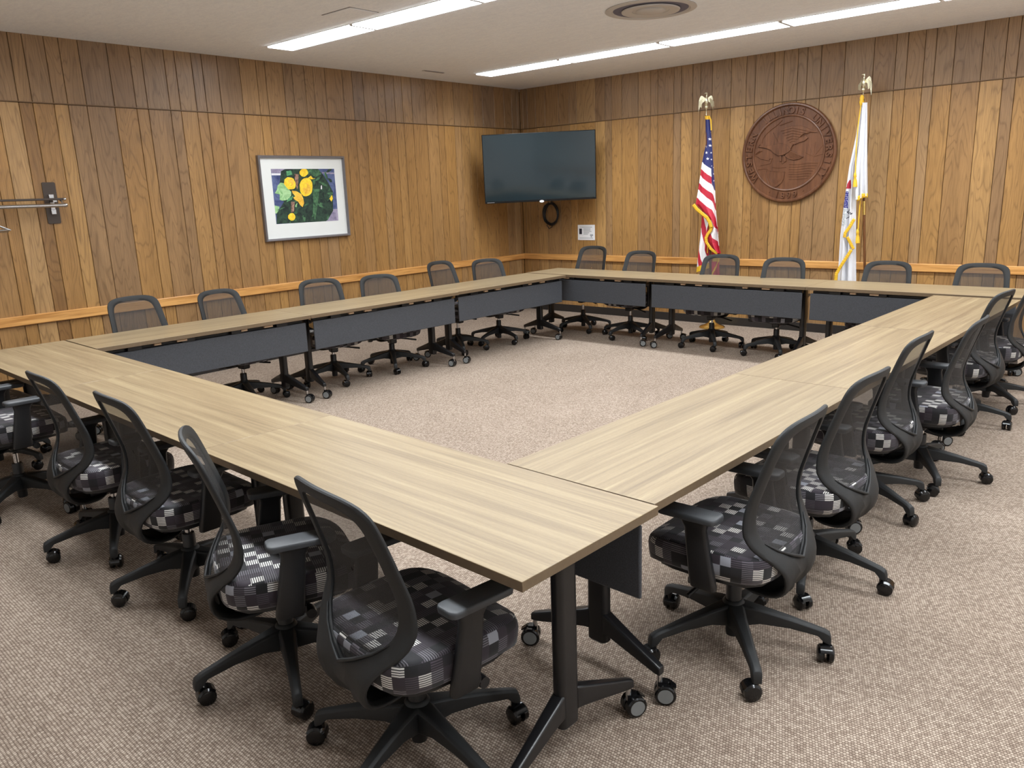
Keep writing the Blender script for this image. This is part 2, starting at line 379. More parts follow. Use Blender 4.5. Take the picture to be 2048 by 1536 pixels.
# ------------------------------------------------------------------ ceiling fixtures
LAMP_W = 22.5
def ceiling_light(x0, y0, y1, label, rowname):
    L = 1.235; W = y1 - y0
    e = empty('ceiling_light', (x0 + L / 2, (y0 + y1) / 2, RH)); tag(e, label, 'ceiling light', rowname)
    fr = MB(); t = .012
    for sx_ in (-1, 1): fr.box((sx_ * (L / 2 - t / 2), 0, -.006), (t, W, .012))
    for sy in (-1, 1): fr.box((0, sy * (W / 2 + t / 2), -.002), (L, t, .004))
    fr.build('light_frame', M['whitepaint'], e)
    ln = MB(); ln.box((0, 0, -.007), (L - 2 * t, W, .014)); ln.build('diffuser', M['light'], e)
    ld = bpy.data.lights.new('lamp', 'AREA'); ld.shape = 'RECTANGLE'; ld.size = L - .04; ld.size_y = W - .01; ld.energy = LAMP_W; ld.spread = R(150); ld.color = (.91, .96, 1.0)
    lo = bpy.data.objects.new('lamp', ld); COL.objects.link(lo); lo.parent = e; lo.location = (0, 0, -.020)
ORD = ['first', 'second', 'third', 'fourth', 'fifth', 'sixth', 'seventh']
for (y0, y1, x0, nm) in ((-1.60, -1.335, .665, 'row by the flag wall'), (-4.46, -4.195, .695, 'row over the flower picture'), (-7.30, -7.035, .695, 'row over the coat rack')):
    for k in range(7):
        ceiling_light(x0 + k * 1.25, y0, y1, 'recessed ceiling light, %s panel from the picture wall, %s' % (ORD[k], nm), 'ceiling lights, ' + nm)
# round air diffuser
VX, VY = 3.885, -2.95
e = empty('ceiling_vent', (VX, VY, RH)); tag(e, 'round white air vent with concentric rings in the ceiling', 'air vent')
b = MB(); b.lathe([(.305, -.0005), (.365, -.0005), (.368, -.006), (.345, -.013), (.318, -.014), (.306, -.006), (.300, -.002)], 56); b.build('vent_plate', M['offwhite'], e, smooth=35)
b = MB(); b.lathe([(.312, -.002), (.20, -.001), (.20, -.003), (.312, -.004)], 56); b.build('vent_gap', M['darkhole'], e, smooth=35)
b = MB(); b.lathe([(0, -.001), (.222, -.001), (.236, -.012), (.232, -.020), (.205, -.024), (.150, -.014), (.148, -.010), (.120, -.010), (.118, -.018), (.110, -.024), (.0, -.026)], 56)
b.build('vent_cone', M['offwhite'], e, smooth=40)
# small ceiling access tiles
def access(cx, cy, w, d, lab):
    bb = MB(); bb.box((cx, cy, RH - .003), (w, d, .006)); o = bb.build('ceiling_access_panel', M['ceil'], bevel=.001); tag(o, lab, 'ceiling panel')
    bb = MB()
    for sx_ in (-1, 1): bb.box((cx + sx_ * (w / 2 + .004), cy, RH - .0005), (.006, d + .016, .002))
    for sy in (-1, 1): bb.box((cx, cy + sy * (d / 2 + .004), RH - .0005), (w + .016, .006, .002))
    bb.build('panel_gap', M['groove'], o)
access(2.235, -4.70, .34, .27, 'small square ceiling access panel beside the middle light row')
b = MB(); b.box((.49, -2.13, RH - .003), (.035, .33, .006)); b.box((.51, -2.13, RH - .0065), (.014, .30, .002), 1)
tag(b.build('ceiling_slot', [M['offwhite'], M['darkhole']]), 'thin dark slot in the ceiling near the television corner', 'vent slot')

# ------------------------------------------------------------------ tables
L_T, W_T, Z_T, TH = 1.697, .6096, .74, .029
def rounded_rect(w, d, r, n=4):
    pts = []
    for cx, cy, a0 in ((w / 2 - r, d / 2 - r, 0), (-w / 2 + r, d / 2 - r, 90), (-w / 2 + r, -d / 2 + r, 180), (w / 2 - r, -d / 2 + r, 270)):
        for i in range(n + 1):
            a = R(a0 + 90 * i / n); pts.append((cx + r * math.cos(a), cy + r * math.sin(a)))
    return pts
def table_caster(parent, loc, rz, name='caster'):
    c = MB()
    for s_ in (-1, 1):
        c.lathe([(.0, s_ * .0165 - .013), (.031, s_ * .0165 - .013), (.0355, s_ * .0165 - .009), (.0355, s_ * .0165 + .009), (.031, s_ * .0165 + .013), (0, s_ * .0165 + .013)], 22, (0, .018, .0355), 0, 'X')
        c.lathe([(.0, s_ * .0298 - .001), (.0255, s_ * .0298 - .001), (.0255, s_ * .0298 + .001), (0, s_ * .0298 + .001)], 22, (0, .018, .0355), 1, 'X')
    c.box((0, .010, .062), (.018, .034, .026)); c.tube([(0, 0, .055), (0, 0, .104)], .009, 10, 2)
    c.box((0, .044, .064), (.022, .022, .005), 0, Matrix.Rotation(R(-35), 3, 'X'))
    o = c.build(name, [M['gloss'], M['greywheel'], M['chrome']], parent, smooth=40); o.location = loc; o.rotation_euler = (0, 0, rz); return o
def make_table():
    """local x along the length 0..L, y: 0 = side with the panel (inside of the ring), W = chair side"""
    e = empty('conference_table')
    b = MB(); b.box((L_T / 2, W_T / 2, Z_T - TH / 2), (L_T - .002, W_T, TH))
    top = b.build('tabletop', [M['top'], M['edge']], e, bevel=.0012, seg=1)
    for p in top.data.polygons:
        if abs(p.normal.z) < .5: p.material_index = 1
    b = MB(); b.box((L_T / 2, .036, .557), (L_T - .075, .014, .245)); pn = b.build('modesty_panel', M['skirt'], e, bevel=.006, seg=3)
    b = MB()
    for k in range(4):
        x = .26 + k * (L_T - .52) / 3
        b.box((x, .05, .695), (.10, .05, .03))
    b.box((L_T / 2, .075, .685), (L_T - .1, .03, .03))
    b.build('panel_bracket', M['blackmetal'], e, bevel=.003)
    for k, x in enumerate((.42, .60, 1.1, 1.31)):
        b = MB(); b.box((x, .026, .700), (.075 if k % 2 else .05, .02, .014)); b.build('gap_glint', M['tan'], e)  # tan strips stand in for light glinting in the gap under the top
    for s_, x in ((1, .125), (-1, L_T - .125)):
        lg = MB(); prof = rounded_rect(.046, .082, .018)
        lg.loft([[(x + a, W_T / 2 + c, z) for a, c in prof] for z in (.112, .12, .70)])
        lg.loft([[(x + a * k, W_T / 2 + c * k, z) for a, c in prof] for z, k in ((.105, .8), (.112, 1.0))])
        lg.box((x, W_T / 2, .704), (.07, .34, .014))
        leg = lg.build('leg', M['blackmetal'], e, smooth=40)
        for sy in (-1, 1):
            ft = MB(); rings = []
            dx = -s_ * .038
            for t_, w, zt, zb in ((0, .046, .226, .150), (.12, .044, .214, .147), (.5, .038, .178, .126), (.9, .032, .141, .104), (1.0, .030, .131, .102)):
                cx = x + dx * t_; cy = W_T / 2 + sy * (.03 + .252 * t_)
                rings.append([(cx - w / 2, cy, zb), (cx + w / 2, cy, zb), (cx + w / 2, cy, zt - .005), (cx + w / 2 - .006, cy, zt), (cx - w / 2 + .006, cy, zt), (cx - w / 2, cy, zt - .005)])
            ft.loft(rings); ft.build('foot', M['blackmetal'], leg, bevel=.003)
            table_caster(leg, (x + dx * .97, W_T / 2 + sy * .274, 0), 0)
    return e
def children(o): return [c for c in bpy.data.objects if c.parent == o]
TREE = {}
def index_tree():
    TREE.clear()
    for o in bpy.data.objects:
        if o.parent: TREE.setdefault(o.parent.name, []).append(o)
def copy_tree(o, parent=None):
    c = o.copy(); COL.objects.link(c)
    if parent: c.parent = parent
    for ch in TREE.get(o.name, []): copy_tree(ch, c)
    return c
def walk(o):
    yield o
    for c in o.children: yield from walk(c)
tproto = make_table(); index_tree()
def fr(o2, a, u, v):
    c, s = math.cos(a), math.sin(a); return (o2[0] + u * c - v * s, o2[1] + u * s + v * c)
# rows: near (A), left (B), back (C), right (D); origin = inside corner where the first table starts, angle of its length
t0 = -.0391
A0 = (6.3622, -7.0141); B0 = (1.8777, -6.8267); C0 = (1.4249, -1.6815); D0 = (6.3437, -7.0081)
tables = []
for k in range(3):   # A: length runs toward -x from the near right corner, chair side = -y ; inner edge on A0 line
    tables.append((fr(A0, t0, -L_T * k, 0), t0 + PI, ['opposite the flag wall, at the free corner away from the picture wall', 'opposite the flag wall, middle of its side', 'opposite the flag wall, at the coat rack end'][k], 'near'))
for k in range(3):   # B: chair side -x
    p = fr(B0, t0 - .0016 + PI / 2, L_T * k, 0 if k < 2 else .022)
    tables.append((p, t0 - .0016 + PI / 2, ['along the picture wall, at the coat rack end', 'along the picture wall, below the flower picture', 'along the picture wall, at the television corner'][k], 'left'))
for k in range(3):   # C: chair side +y
    tables.append((fr(C0, -.026, L_T * k, 0), -.026, ['along the flag wall, at the television corner', 'along the flag wall, in front of seal and striped flag', 'along the flag wall, past the white flag'][k], 'far'))
for k in range(3):   # D: inner edge is -x ; chair side +x
    p = fr(D0, t0 + .0036 + PI / 2, L_T * (k + 1) - .0, W_T)
    tables.append((p, t0 + .0036 - PI / 2, ['opposite the picture wall, butting the free corner table', 'opposite the picture wall, middle of its side', 'opposite the picture wall, at the flag wall end'][k], 'right'))
for i, (p, a, lab, row) in enumerate(tables):
    o = tproto if i == 0 else copy_tree(tproto)
    o.location = (p[0], p[1], 0); o.rotation_euler = (0, 0, a)
    tag(o, 'wood-grain table ' + lab, 'table', 'tables of the square ring')
    for q in walk(o):
        if q.name.startswith('caster'): q.rotation_euler = (0, 0, R(random.choice((-62, -50, 118)) + random.uniform(-22, 22)) - a)

# ------------------------------------------------------------------ task chair
def interp(tab, x):
    if x <= tab[0][0]: return tab[0][1:]
    for a, b_ in zip(tab[:-1], tab[1:]):
        if x <= b_[0]:
            t = (x - a[0]) / (b_[0] - a[0]); return tuple(p + (q - p) * t for p, q in zip(a[1:], b_[1:]))
    return tab[-1][1:]
def catmull(tab, x):
    n = len(tab)
    if x <= tab[0][0]: return tab[0][1:]
    if x >= tab[-1][0]: return tab[-1][1:]
    i = max(j for j in range(n - 1) if tab[j][0] <= x)
    p0, p1, p2, p3 = tab[max(i - 1, 0)], tab[i], tab[i + 1], tab[min(i + 2, n - 1)]
    t = (x - p1[0]) / (p2[0] - p1[0]); out = []
    for k in range(1, len(p1)):
        a, b_, c, d = p0[k], p1[k], p2[k], p3[k]
        m1 = (c - a) / max(1e-6, (p2[0] - p0[0])) * (p2[0] - p1[0]); m2 = (d - b_) / max(1e-6, (p3[0] - p1[0])) * (p2[0] - p1[0])
        out.append((2 * t**3 - 3 * t**2 + 1) * b_ + (t**3 - 2 * t**2 + t) * m1 + (-2 * t**3 + 3 * t**2) * c + (t**3 - t**2) * m2)
    return tuple(out)
# side profile of the back: h -> (y, z)
PROF = [(.08, -.03, .298), (.14, -.09, .288), (.20, -.150, .288), (.26, -.205, .308), (.31, -.234, .346), (.37, -.240, .402), (.43, -.220, .450),
        (.50, -.190, .505), (.57, -.171, .570), (.64, -.172, .640), (.72, -.191, .715), (.80, -.216, .798), (.88, -.242, .880), (.945, -.262, .945)]
def backpt(x, h, off=0.0):
    y, z = catmull(PROF, h); y2, z2 = catmull(PROF, h + .004)
    dy, dz = y2 - y, z2 - z; l = math.hypot(dy, dz) or 1
    ny, nz_ = dz / l, -dy / l         # forward normal
    wrap = .72 * x * x * min(1, max(0, (h - .30) / .25))
    return Vector((x, y + wrap + ny * off, z + nz_ * off))
OUT = [(0, .943), (.06, .942), (.120, .937), (.168, .923), (.197, .896), (.208, .855), (.213, .80), (.219, .73), (.226, .66), (.232, .60), (.234, .553), (.224, .510), (.200, .470),
       (.171, .432), (.148, .392), (.130, .35), (.115, .30), (.100, .24), (.088, .18), (.078, .12), (.04, .085), (0, .08)]
INN = [(0, .905), (.055, .904), (.100, .898), (.134, .884), (.152, .862), (.161, .83), (.168, .78), (.173, .72), (.178, .66), (.180, .60), (.176, .555), (.165, .524), (.146, .500),
       (.124, .481), (.102, .465), (.082, .450), (.062, .437), (.046, .428), (.030, .419), (.018, .412), (.008, .407), (0, .404)]
def mirror(lst): return lst + [(-x, h) for x, h in lst[-2:0:-1]]
def smooth_loop(lst, sub=2):
    n = len(lst); out = []
    for i in range(n):
        p0, p1, p2, p3 = lst[i - 1], lst[i], lst[(i + 1) % n], lst[(i + 2) % n]
        for s_ in range(sub):
            t = s_ / sub
            out.append(tuple(.5 * ((2 * p1[k]) + (-p0[k] + p2[k]) * t + (2 * p0[k] - 5 * p1[k] + 4 * p2[k] - p3[k]) * t * t + (-p0[k] + 3 * p1[k] - 3 * p2[k] + p3[k]) * t**3) for k in range(2)))
    return out
def chair_caster(parent, loc, rz):
    c = MB()
    for s_ in (-1, 1):
        c.lathe([(.0, s_ * .0165 - .0115), (.023, s_ * .0165 - .0115), (.0295, s_ * .0165 - .008), (.0300, s_ * .0165), (.0295, s_ * .0165 + .007), (.020, s_ * .0165 + .0125), (0, s_ * .0165 + .0125)], 20, (0, .018, .030), 0, 'X')
    ring = []
    for w, k in ((-.027, .80), (-.020, 1.0), (.020, 1.0), (.027, .80)):
        oa = [(w, .018 + .0335 * k * math.cos(R(a)), .030 + .0335 * k * math.sin(R(a))) for a in range(28, 200, 20)]
        ia = [(w, .018 + .026 * k * math.cos(R(a)), .030 + .026 * k * math.sin(R(a))) for a in range(188, 20, -20)]
        ring.append(oa + ia)
    c.loft(ring); c.tube([(0, 0, .045), (0, 0, .082)], .0095, 10)
    o = c.build('caster', M['gloss'], parent, smooth=40); o.location = loc; o.rotation_euler = (0, 0, rz); return o
def make_chair():
    e = empty('task_chair')
    # backrest frame
    so = smooth_loop(mirror(OUT)); si = smooth_loop(mirror(INN)); n = len(so)
    bf = MB()
    def tk(h): return .010 if h > .5 else .010 + .006 * min(1, (.5 - h) / .2)
    rows = []
    for f, off in ((0, -.002), (.04, -.007), (.2, -.009), (.5, -.010), (.8, -.009), (.97, -.006), (1, -.002), (1, .002), (.95, .005), (.6, .006), (.3, .007), (.05, .006), (0, .002)):
        rows.append([backpt(so[i][0] + (si[i][0] - so[i][0]) * f, so[i][1] + (si[i][1] - so[i][1]) * f, off) for i in range(n)])
    rows.append(rows[0]); bf.grid(rows, 0, True)
    # raised Y ridge where the lower shell meets the opening
    bf.tube([backpt(-.166, .510, -.009), backpt(-.122, .466, -.011), backpt(-.06, .426, -.012), backpt(0, .394, -.013), backpt(.06, .426, -.012), backpt(.122, .466, -.011), backpt(.166, .510, -.009)], [.002, .004, .005, .006, .005, .004, .002], 8)
    bf.build('backrest_frame', M['plastic'], e, smooth=50)
    # mesh
    ms = MB(); rows = []
    for k in (1.04, .8, .6, .4, .2, .03):
        rows.append([backpt(si[i][0] * k, .68 + (si[i][1] - .68) * k, .004) for i in range(n)])
    ms.grid(rows, 0, True); ms.build('mesh_back', M['mesh'], e, smooth=80)
    # seat cushion
    sm = MB(); NN = 56; uvs = []
    def outl(k, ins):
        a = 2 * PI * k / NN; ca, sa = math.cos(a), math.sin(a); p = 4.4
        r_ = (abs(ca) ** p + abs(sa) ** p) ** (-1 / p)
        hw = .256 - .012 * (sa < 0) * abs(sa); x = ca * r_ * (hw - ins); y = sa * r_ * (.238 - ins) + .024
        return x, y
    def zt(x, y): return .481 - .030 * max(0, (y - .13) / .13) ** 2 - .006 * (1 - (x / .25) ** 2) + .012 * (abs(x) / .25) ** 2 * 0
    per = [0]
    for k in range(NN):
        a_, b_ = outl(k, 0), outl((k + 1) % NN, 0); per.append(per[-1] + math.dist(a_, b_))
    lev = [(.045, -.104), (.018, -.102), (.004, -.090), (0, -.064), (-.002, -.036), (0, -.016), (.004, -.007), (.007, -.009), (.010, -.004), (.022, -.0005)]
    rings = []
    for ins, dz in lev: rings.append([(x, y, zt(x, y) + dz) for x, y in (outl(k, ins) for k in range(NN))])
    for ins in (.06, .11, .16, .205): rings.append([(x, y, zt(x, y)) for x, y in (outl(k, ins) for k in range(NN))])
    base_i = sm.grid(rings, 0, True)
    sm.add([(0, .028, zt(0, 0) - .0)], [])
    ci = len(sm.v) - 1; last = base_i + (len(rings) - 1) * NN
    for k in range(NN): sm.f.append((last + k, last + (k + 1) % NN, ci)); sm.mi.append(0)
    sm.f.append(tuple(base_i + k for k in range(NN - 1, -1, -1))); sm.mi.append(0)
    so_ = sm.build('seat', M['seat'], e, smooth=50, fix=False)
    uvl = so_.data.uv_layers.new(name='UVMap')
    for p in so_.data.polygons:
        idx = [so_.data.loops[li].vertex_index for li in p.loop_indices]
        ringi = [(i - base_i) // NN if i != ci else 99 for i in idx]
        side = min(ringi) < 7 and len(idx) == 4 and max(ringi) <= 7
        kk = [(i - base_i) % NN for i in idx]
        for li, i, q in zip(p.loop_indices, idx, kk):
            co = so_.data.vertices[i].co
            if side:
                if max(kk) - min(kk) > NN / 2 and q == 0: s_ = per[NN]
                else: s_ = per[q]
                uvl.data[li].uv = (s_ + .01, co.z + .5)
            else: uvl.data[li].uv = (co.x + 2, co.y + 2)
    # pan and mechanism
    b = MB(); b.loft([[(x * .93, .028 + (y - .028) * .93, z) for x, y in (outl(k, .012) for k in range(0, NN, 2))] for z in (.360, .386)])
    b.build('seat_pan', M['blackplastic'], e, smooth=40)
    b = MB(); b.box((0, -.01, .345), (.15, .24, .05), 0, None); b.box((0, -.055, .318), (.12, .14, .04)); b.box((0, .02, .30), (.07, .09, .05))
    b.build('tilt_mechanism', M['blackplastic'], e, bevel=.012, seg=3)
    b = MB(); b.tube([(.06, .05, .345), (.20, .06, .340), (.23, .06, .340)], [.008, .008, .008], 8); b.lathe([(0, -.02), (.017, -.02), (.019, 0), (.017, .02), (0, .02)], 14, (.245, .06, .34), 0, 'X')
    b.build('tension_knob', M['blackplastic'], e, smooth=40)
    b = MB(); b.tube([(-.06, .03, .32), (-.15, .045, .305), (-.245, .06, .285)], [.006, .008, .009], 8); b.build('height_lever', M['blackplastic'], e, smooth=40)
    # arms
    for s_ in (-1, 1):
        b = MB(); x0 = s_ * .262
        b.box((s_ * .168, .01, .362), (.20, .07, .022))
        rings = []
        for z, w, d, yy, dx in ((.345, .032, .090, -.008, -.004), (.36, .034, .094, -.008, 0), (.42, .032, .090, 0, .004), (.50, .030, .084, .012, .006), (.560, .028, .080, .020, .006), (.588, .040, .10, .026, .002)):
            rings.append([(x0 + s_ * dx + a, yy + c, z) for a, c in rounded_rect(w, d, .012, 3)])
        b.loft(rings)
        ar = b.build('armrest', M['blackplastic'], e, smooth=45)
        b = MB(); pr = rounded_rect(.084, .222, .022, 5)
        b.loft([[(x0 - s_ * .006 + a * k, .050 + c * (1 - (1 - k) * .35), z) for a, c in pr] for z, k in ((.588, .84), (.592, .97), (.603, 1), (.609, .98), (.612, .90))])
        b.build('arm_pad', M['pad'], ar, smooth=45)
    # gas lift
    b = MB(); b.lathe([(0, .16), (.0135, .16), (.0135, .31), (0, .31)], 16, mi=1); b.lathe([(0, .045), (.024, .045), (.026, .06), (.026, .12), (.028, .12), (.028, .245), (.025, .252), (0, .252)], 20)
    b.build('gas_lift', [M['blackplastic'], M['chrome']], e, smooth=40)
    # base
    b = MB(); b.lathe([(0, .095), (.044, .095), (.050, .12), (.048, .165), (.036, .185), (.030, .19), (0, .19)], 24)
    for k in range(5):
        a = 2 * PI * k / 5 + PI / 2; ca, sa = math.cos(a), math.sin(a); rings = []
        for r_, w, zt_, zb_ in ((.030, .064, .180, .098), (.10, .050, .167, .112), (.20, .041, .145, .108), (.295, .034, .121, .092), (.316, .034, .115, .070), (.334, .032, .106, .062), (.340, .028, .088, .062)):
            def P(x, y, z): return (x * ca - y * sa, x * sa + y * ca, z)
            rings.append([P(r_, -w / 2, zb_), P(r_, w / 2, zb_), P(r_, w / 2, zt_ - .007), P(r_, w / 2 - .009, zt_), P(r_, -w / 2 + .009, zt_), P(r_, -w / 2, zt_ - .007)])
        b.loft(rings)
    bs = b.build('base', M['plastic'], e, bevel=.002)
    for k in range(5):
        a = 2 * PI * k / 5 + PI / 2; chair_caster(bs, (.321 * math.cos(a), .321 * math.sin(a), 0), 0)
    return e
# (x, y, facing angle of the front, star angle, height offset, label)
def lab(k, side, ref, extra=''): return 'black mesh-back task chair %s, %s from the %s%s' % (side, ORD[k], ref, extra)
NS, RS, FS, LS = 'opposite the flag wall', 'opposite the picture wall', 'along the flag wall', 'along the picture wall'
PW, FC, TC, CR = 'picture wall', 'free table corner', 'television corner', 'coat rack'
chairs = [
    (1.55, -7.43, R(0), 10, 0, lab(0, NS, PW)), (2.45, -7.58, R(-4), 8, .055, lab(1, NS, PW)), (3.496, -7.473, R(-2), 27, 0, lab(2, NS, PW)),
    (4.241, -7.464, R(-3), 19, 0, lab(3, NS, PW)), (5.155, -7.575, R(-25), 25, 0, 'black mesh-back task chair swivelled edge-on, %s, second from the free corner' % NS),
    (5.862, -7.583, R(-8), 48, 0, lab(5, NS, PW)),
    (6.357, -6.46, R(90), 3, 0, lab(0, RS, FC)), (6.352, -5.74, R(86), 54, 0, lab(1, RS, FC)), (6.30, -4.825, R(88), 25, 0, lab(2, RS, FC)),
    (6.43, -4.205, R(90), 66, 0, lab(3, RS, FC)), (6.35, -2.97, R(82), 57, 0, lab(4, RS, FC)), (6.42, -2.30, R(90), 8, 0, lab(5, RS, FC)),
    (1.86, -1.13, R(178), 15, .063, lab(0, FS, TC, ', raised')), (2.63, -1.27, R(178), 24, .03, lab(1, FS, TC)), (3.67, -1.31, R(184), 69, .012, 'black mesh-back task chair in front of the striped flag'),
    (4.40, -1.36, R(190), 66, 0, 'black mesh-back task chair along the flag wall, below the carved seal'), (5.34, -1.32, R(182), 40, -.012, lab(4, FS, TC)), (6.11, -1.32, R(181), 70, -.012, lab(5, FS, TC)),
    (1.42, -6.24, R(-88), 20, .048, lab(0, LS, CR)), (1.41, -5.50, R(-84), 39, .018, lab(1, LS, CR)), (1.43, -4.57, R(-108), 38, .005, lab(2, LS, CR)),
    (1.48, -3.89, R(-108), 18, -.02, lab(3, LS, CR)), (1.44, -2.90, R(-88), 18, .035, lab(4, LS, CR)), (1.47, -2.26, R(-108), 42, 0.0, lab(5, LS, CR)),
]
cproto = make_chair(); index_tree()
for i, (x, y, a, star, dz, lb_) in enumerate(chairs):
    o = cproto if i == 0 else copy_tree(cproto)
    o.location = (x, y, 0); o.rotation_euler = (0, 0, a)
    tag(o, lb_, 'office chair', 'task chairs around the table ring')
    for c in o.children:
        nm = c.name.split('.')[0]
        if nm == 'base':
            c.rotation_euler = (0, 0, R(star) - a)
            for w in c.children: w.rotation_euler = (0, 0, random.uniform(0, 2 * PI))
        elif nm != 'gas_lift': c.location = (0, 0, dz)

# ------------------------------------------------------------------ television
D_ = 10.2; tc = CAM + ray(1079, 334.5) * D_
e = empty('television'); tag(e, 'large flat black television mounted high across the room corner', 'television')
tw, thh = 1.465, .868
mt = Matrix.Translation(tc) @ Matrix.Rotation(R(40.2), 4, 'Z') @ Matrix.Rotation(R(3.5), 4, 'X') @ Matrix.Rotation(R(-.6), 4, 'Y')
e.matrix_world = mt      # local x = right, -y = toward the viewer
b = MB(); b.box((0, .012, 0), (tw, .03, thh)); b.box((0, .05, -.05), (tw * .72, .05, thh * .62)); b.build('tv_housing', M['tvbez'], e, bevel=.004)
b = MB(); b.box((0, -.004, .008), (tw - .020, .004, thh - .034)); b.build('screen', M['screen'], e)
b = MB(); b.prism([(.030 * math.cos(2 * PI * k / 20), .016 * math.sin(2 * PI * k / 20)) for k in range(20)], lambda a, c, d: (a + .015, d, c - thh / 2 + .002), -.008, -.0035); b.build('white_oval', M['oval'], e)  # small white oval at the lower edge of the screen
b = MB()
for k in range(7): b.box((-tw / 2 + .035 + k * .014, -.0045, -thh / 2 + .012), (.010, .003, .006))
b.build('lettering', M['ink'], e)
b = MB(); b.box((.0, .14, 0), (.06, .20, .06)); b.box((0, .085, 0), (.40, .02, .40)); b.build('wall_mount', M['blackmetal'], e)
# coiled cable on a hook under it
e = empty('coiled_cable', (.545, -.03, 1.34)); tag(e, 'coil of black cable hanging on the wall under the television', 'cable')
b = MB()
for j in range(6):
    rx, rz_ = .112 + .010 * (j % 3), .135 + .012 * ((j * 2) % 3); ph = R(-6 + 5 * j); ox = .006 * math.sin(j * 2.1)
    pts = []
    for k in range(28):
        a = 2 * PI * k / 28; x, z = rx * math.cos(a), rz_ * math.sin(a) + .03
        pts.append((ox + x * math.cos(ph * .5) - z * math.sin(ph * .5), -.004 * j + .006 * math.sin(3 * a + j), x * math.sin(ph * .5) + z * math.cos(ph * .5)))
    b.tube(pts, .0065, 6, closed=True)
b.tube([(-.03, -.02, -.08), (-.07, -.02, -.13), (-.03, -.02, -.175), (.02, -.02, -.15), (.03, -.02, -.09)], .006, 6)
b.tube([(.0, -.01, .16), (.01, -.005, .21), (.015, .0, .27)], .006, 6)
b.build('cable_loop', M['cable'], e, smooth=60)
b = MB(); b.tube([(.0, .028, .20), (.0, -.03, .185), (.0, -.035, .20)], .005, 6); b.box((0, .027, .19), (.02, .006, .07)); b.build('wall_hook', M['chrome'], e)
# ------------------------------------------------------------------ notice
e = empty('notice_sheet', (1.122, 0, 1.112)); tag(e, 'small white printed notice on the wall below the television', 'sign')
b = MB(); b.box((0, -.004, 0), (.282, .006, .205)); b.build('sheet', M['paper'], e, bevel=.001)
b = MB()
for zz, xa, xb in ((.072, -.105, .10), (.050, -.045, .072), (.032, -.045, .07), (.014, -.045, .088), (-.004, -.045, .05), (-.022, -.045, .03), (-.075, -.11, .115)):
    b.box(((xa + xb) / 2, -.0078, zz), (xb - xa, .0012, .0075))
b.box((.09, -.0078, -.035), (.05, .0012, .022)); b.box((.085, -.0078, -.055), (.018, .0012, .02))
b.build('printed_lines', M['ink'], e)
b = MB(); b.box((-.093, -.0078, .015), (.044, .0012, .075)); b.build('printed_photo', M['inkdark'], e)

# ------------------------------------------------------------------ carved seal
SX, SZ, SR = 3.897, 1.993, .535
e = empty('carved_seal', (SX, 0, SZ)); tag(e, 'round carved wooden university seal hanging between the two flags', 'wall plaque')
b = MB(); b.lathe([(0, -.0015), (SR - .01, -.0015), (SR, -.012), (SR + .002, -.03), (SR - .008, -.044), (SR - .022, -.046), (SR - .032, -.038), (SR - .036, -.026), (SR - .12, -.026), (SR - .124, -.034), (SR - .133, -.037), (SR - .142, -.034), (SR - .146, -.022), (0, -.020)], 96, axis='Y')
b.build('plaque', M['carved'], e, smooth=35)
def carve(name, polys, d0, d1, parent):
    bb = MB()
    for pl in polys: bb.prism(pl, lambda a, c, d: (a, d, c), d0, d1)
    return bb.build(name, M['carved'], parent, bevel=.0025, seg=2)
def text_mesh(ch, size, ext):
    cu = bpy.data.curves.new('t', 'FONT'); cu.body = ch; cu.size = size; cu.extrude = ext; cu.bevel_depth = size * .018; cu.align_x = 'CENTER'; cu.offset = size * .012
    ob = bpy.data.objects.new('t', cu); COL.objects.link(ob); bpy.context.view_layer.update()
    me = bpy.data.meshes.new_from_object(ob.evaluated_get(bpy.context.evaluated_depsgraph_get()))
    vs = [v.co.copy() for v in me.vertices]; fs = [tuple(p.vertices) for p in me.polygons]
    bpy.data.objects.remove(ob); bpy.data.meshes.remove(me); bpy.data.curves.remove(cu)
    return vs, fs
def arc_text(bb, word, a0, a1, r, size, ydepth, inward=False):
    n = len(word)
    for i, ch in enumerate(word):
        vs, fs = text_mesh(ch, size, .008)
        a = a0 + (a1 - a0) * i / (n - 1)
        ang = R(a) + (PI / 2 if inward else -PI / 2)      # letter 'up' outward (or inward for the date)
        c_, s_ = math.cos(ang), math.sin(ang); cx, cz = r * math.cos(R(a)), r * math.sin(R(a))
        bb.add([(cx + v.x * c_ - (v.y - size * .35) * s_, ydepth - v.z * 1.0, cz + v.x * s_ + (v.y - size * .35) * c_) for v in vs], fs)
rt = SR - .079
for wd, a0_, a1_, sz_, inw in (('WESTERN', 213, 152, .098, False), ('ILLINOIS', 127, 71, .098, False), ('UNIVERSITY', 50, -33, .098, False), ('1899', 257, 283, .09, True)):
    b = MB(); arc_text(b, wd, a0_, a1_, rt, sz_, -.031, inw); b.build('lettering', M['carved'], e)
b = MB()
b.lathe([(0, -.026), (.009, -.026), (.006, -.033), (0, -.033)], 10, (rt * math.cos(R(245)), 0, rt * math.sin(R(245))), axis='Y')
b.lathe([(0, -.026), (.009, -.026), (.006, -.033), (0, -.033)], 10, (rt * math.cos(R(295)), 0, rt * math.sin(R(295))), axis='Y')
b.build('carved_dot', M['carved'], e)
def sp(x, y): return ((x - 705) / 1315 * 1.07 * 1.02, (790 - y) / 1380 * 1.07)    # drawing units of the relief
wingA = [sp(*p) for p in ((560, 600), (585, 500), (640, 440), (740, 420), (880, 430), (990, 480), (1085, 535), (1000, 525), (900, 545), (840, 600), (780, 665), (740, 740), (640, 700), (580, 660))]
wingB = [sp(*p) for p in ((770, 665), (850, 590), (940, 560), (970, 600), (920, 640), (850, 655), (790, 680))]
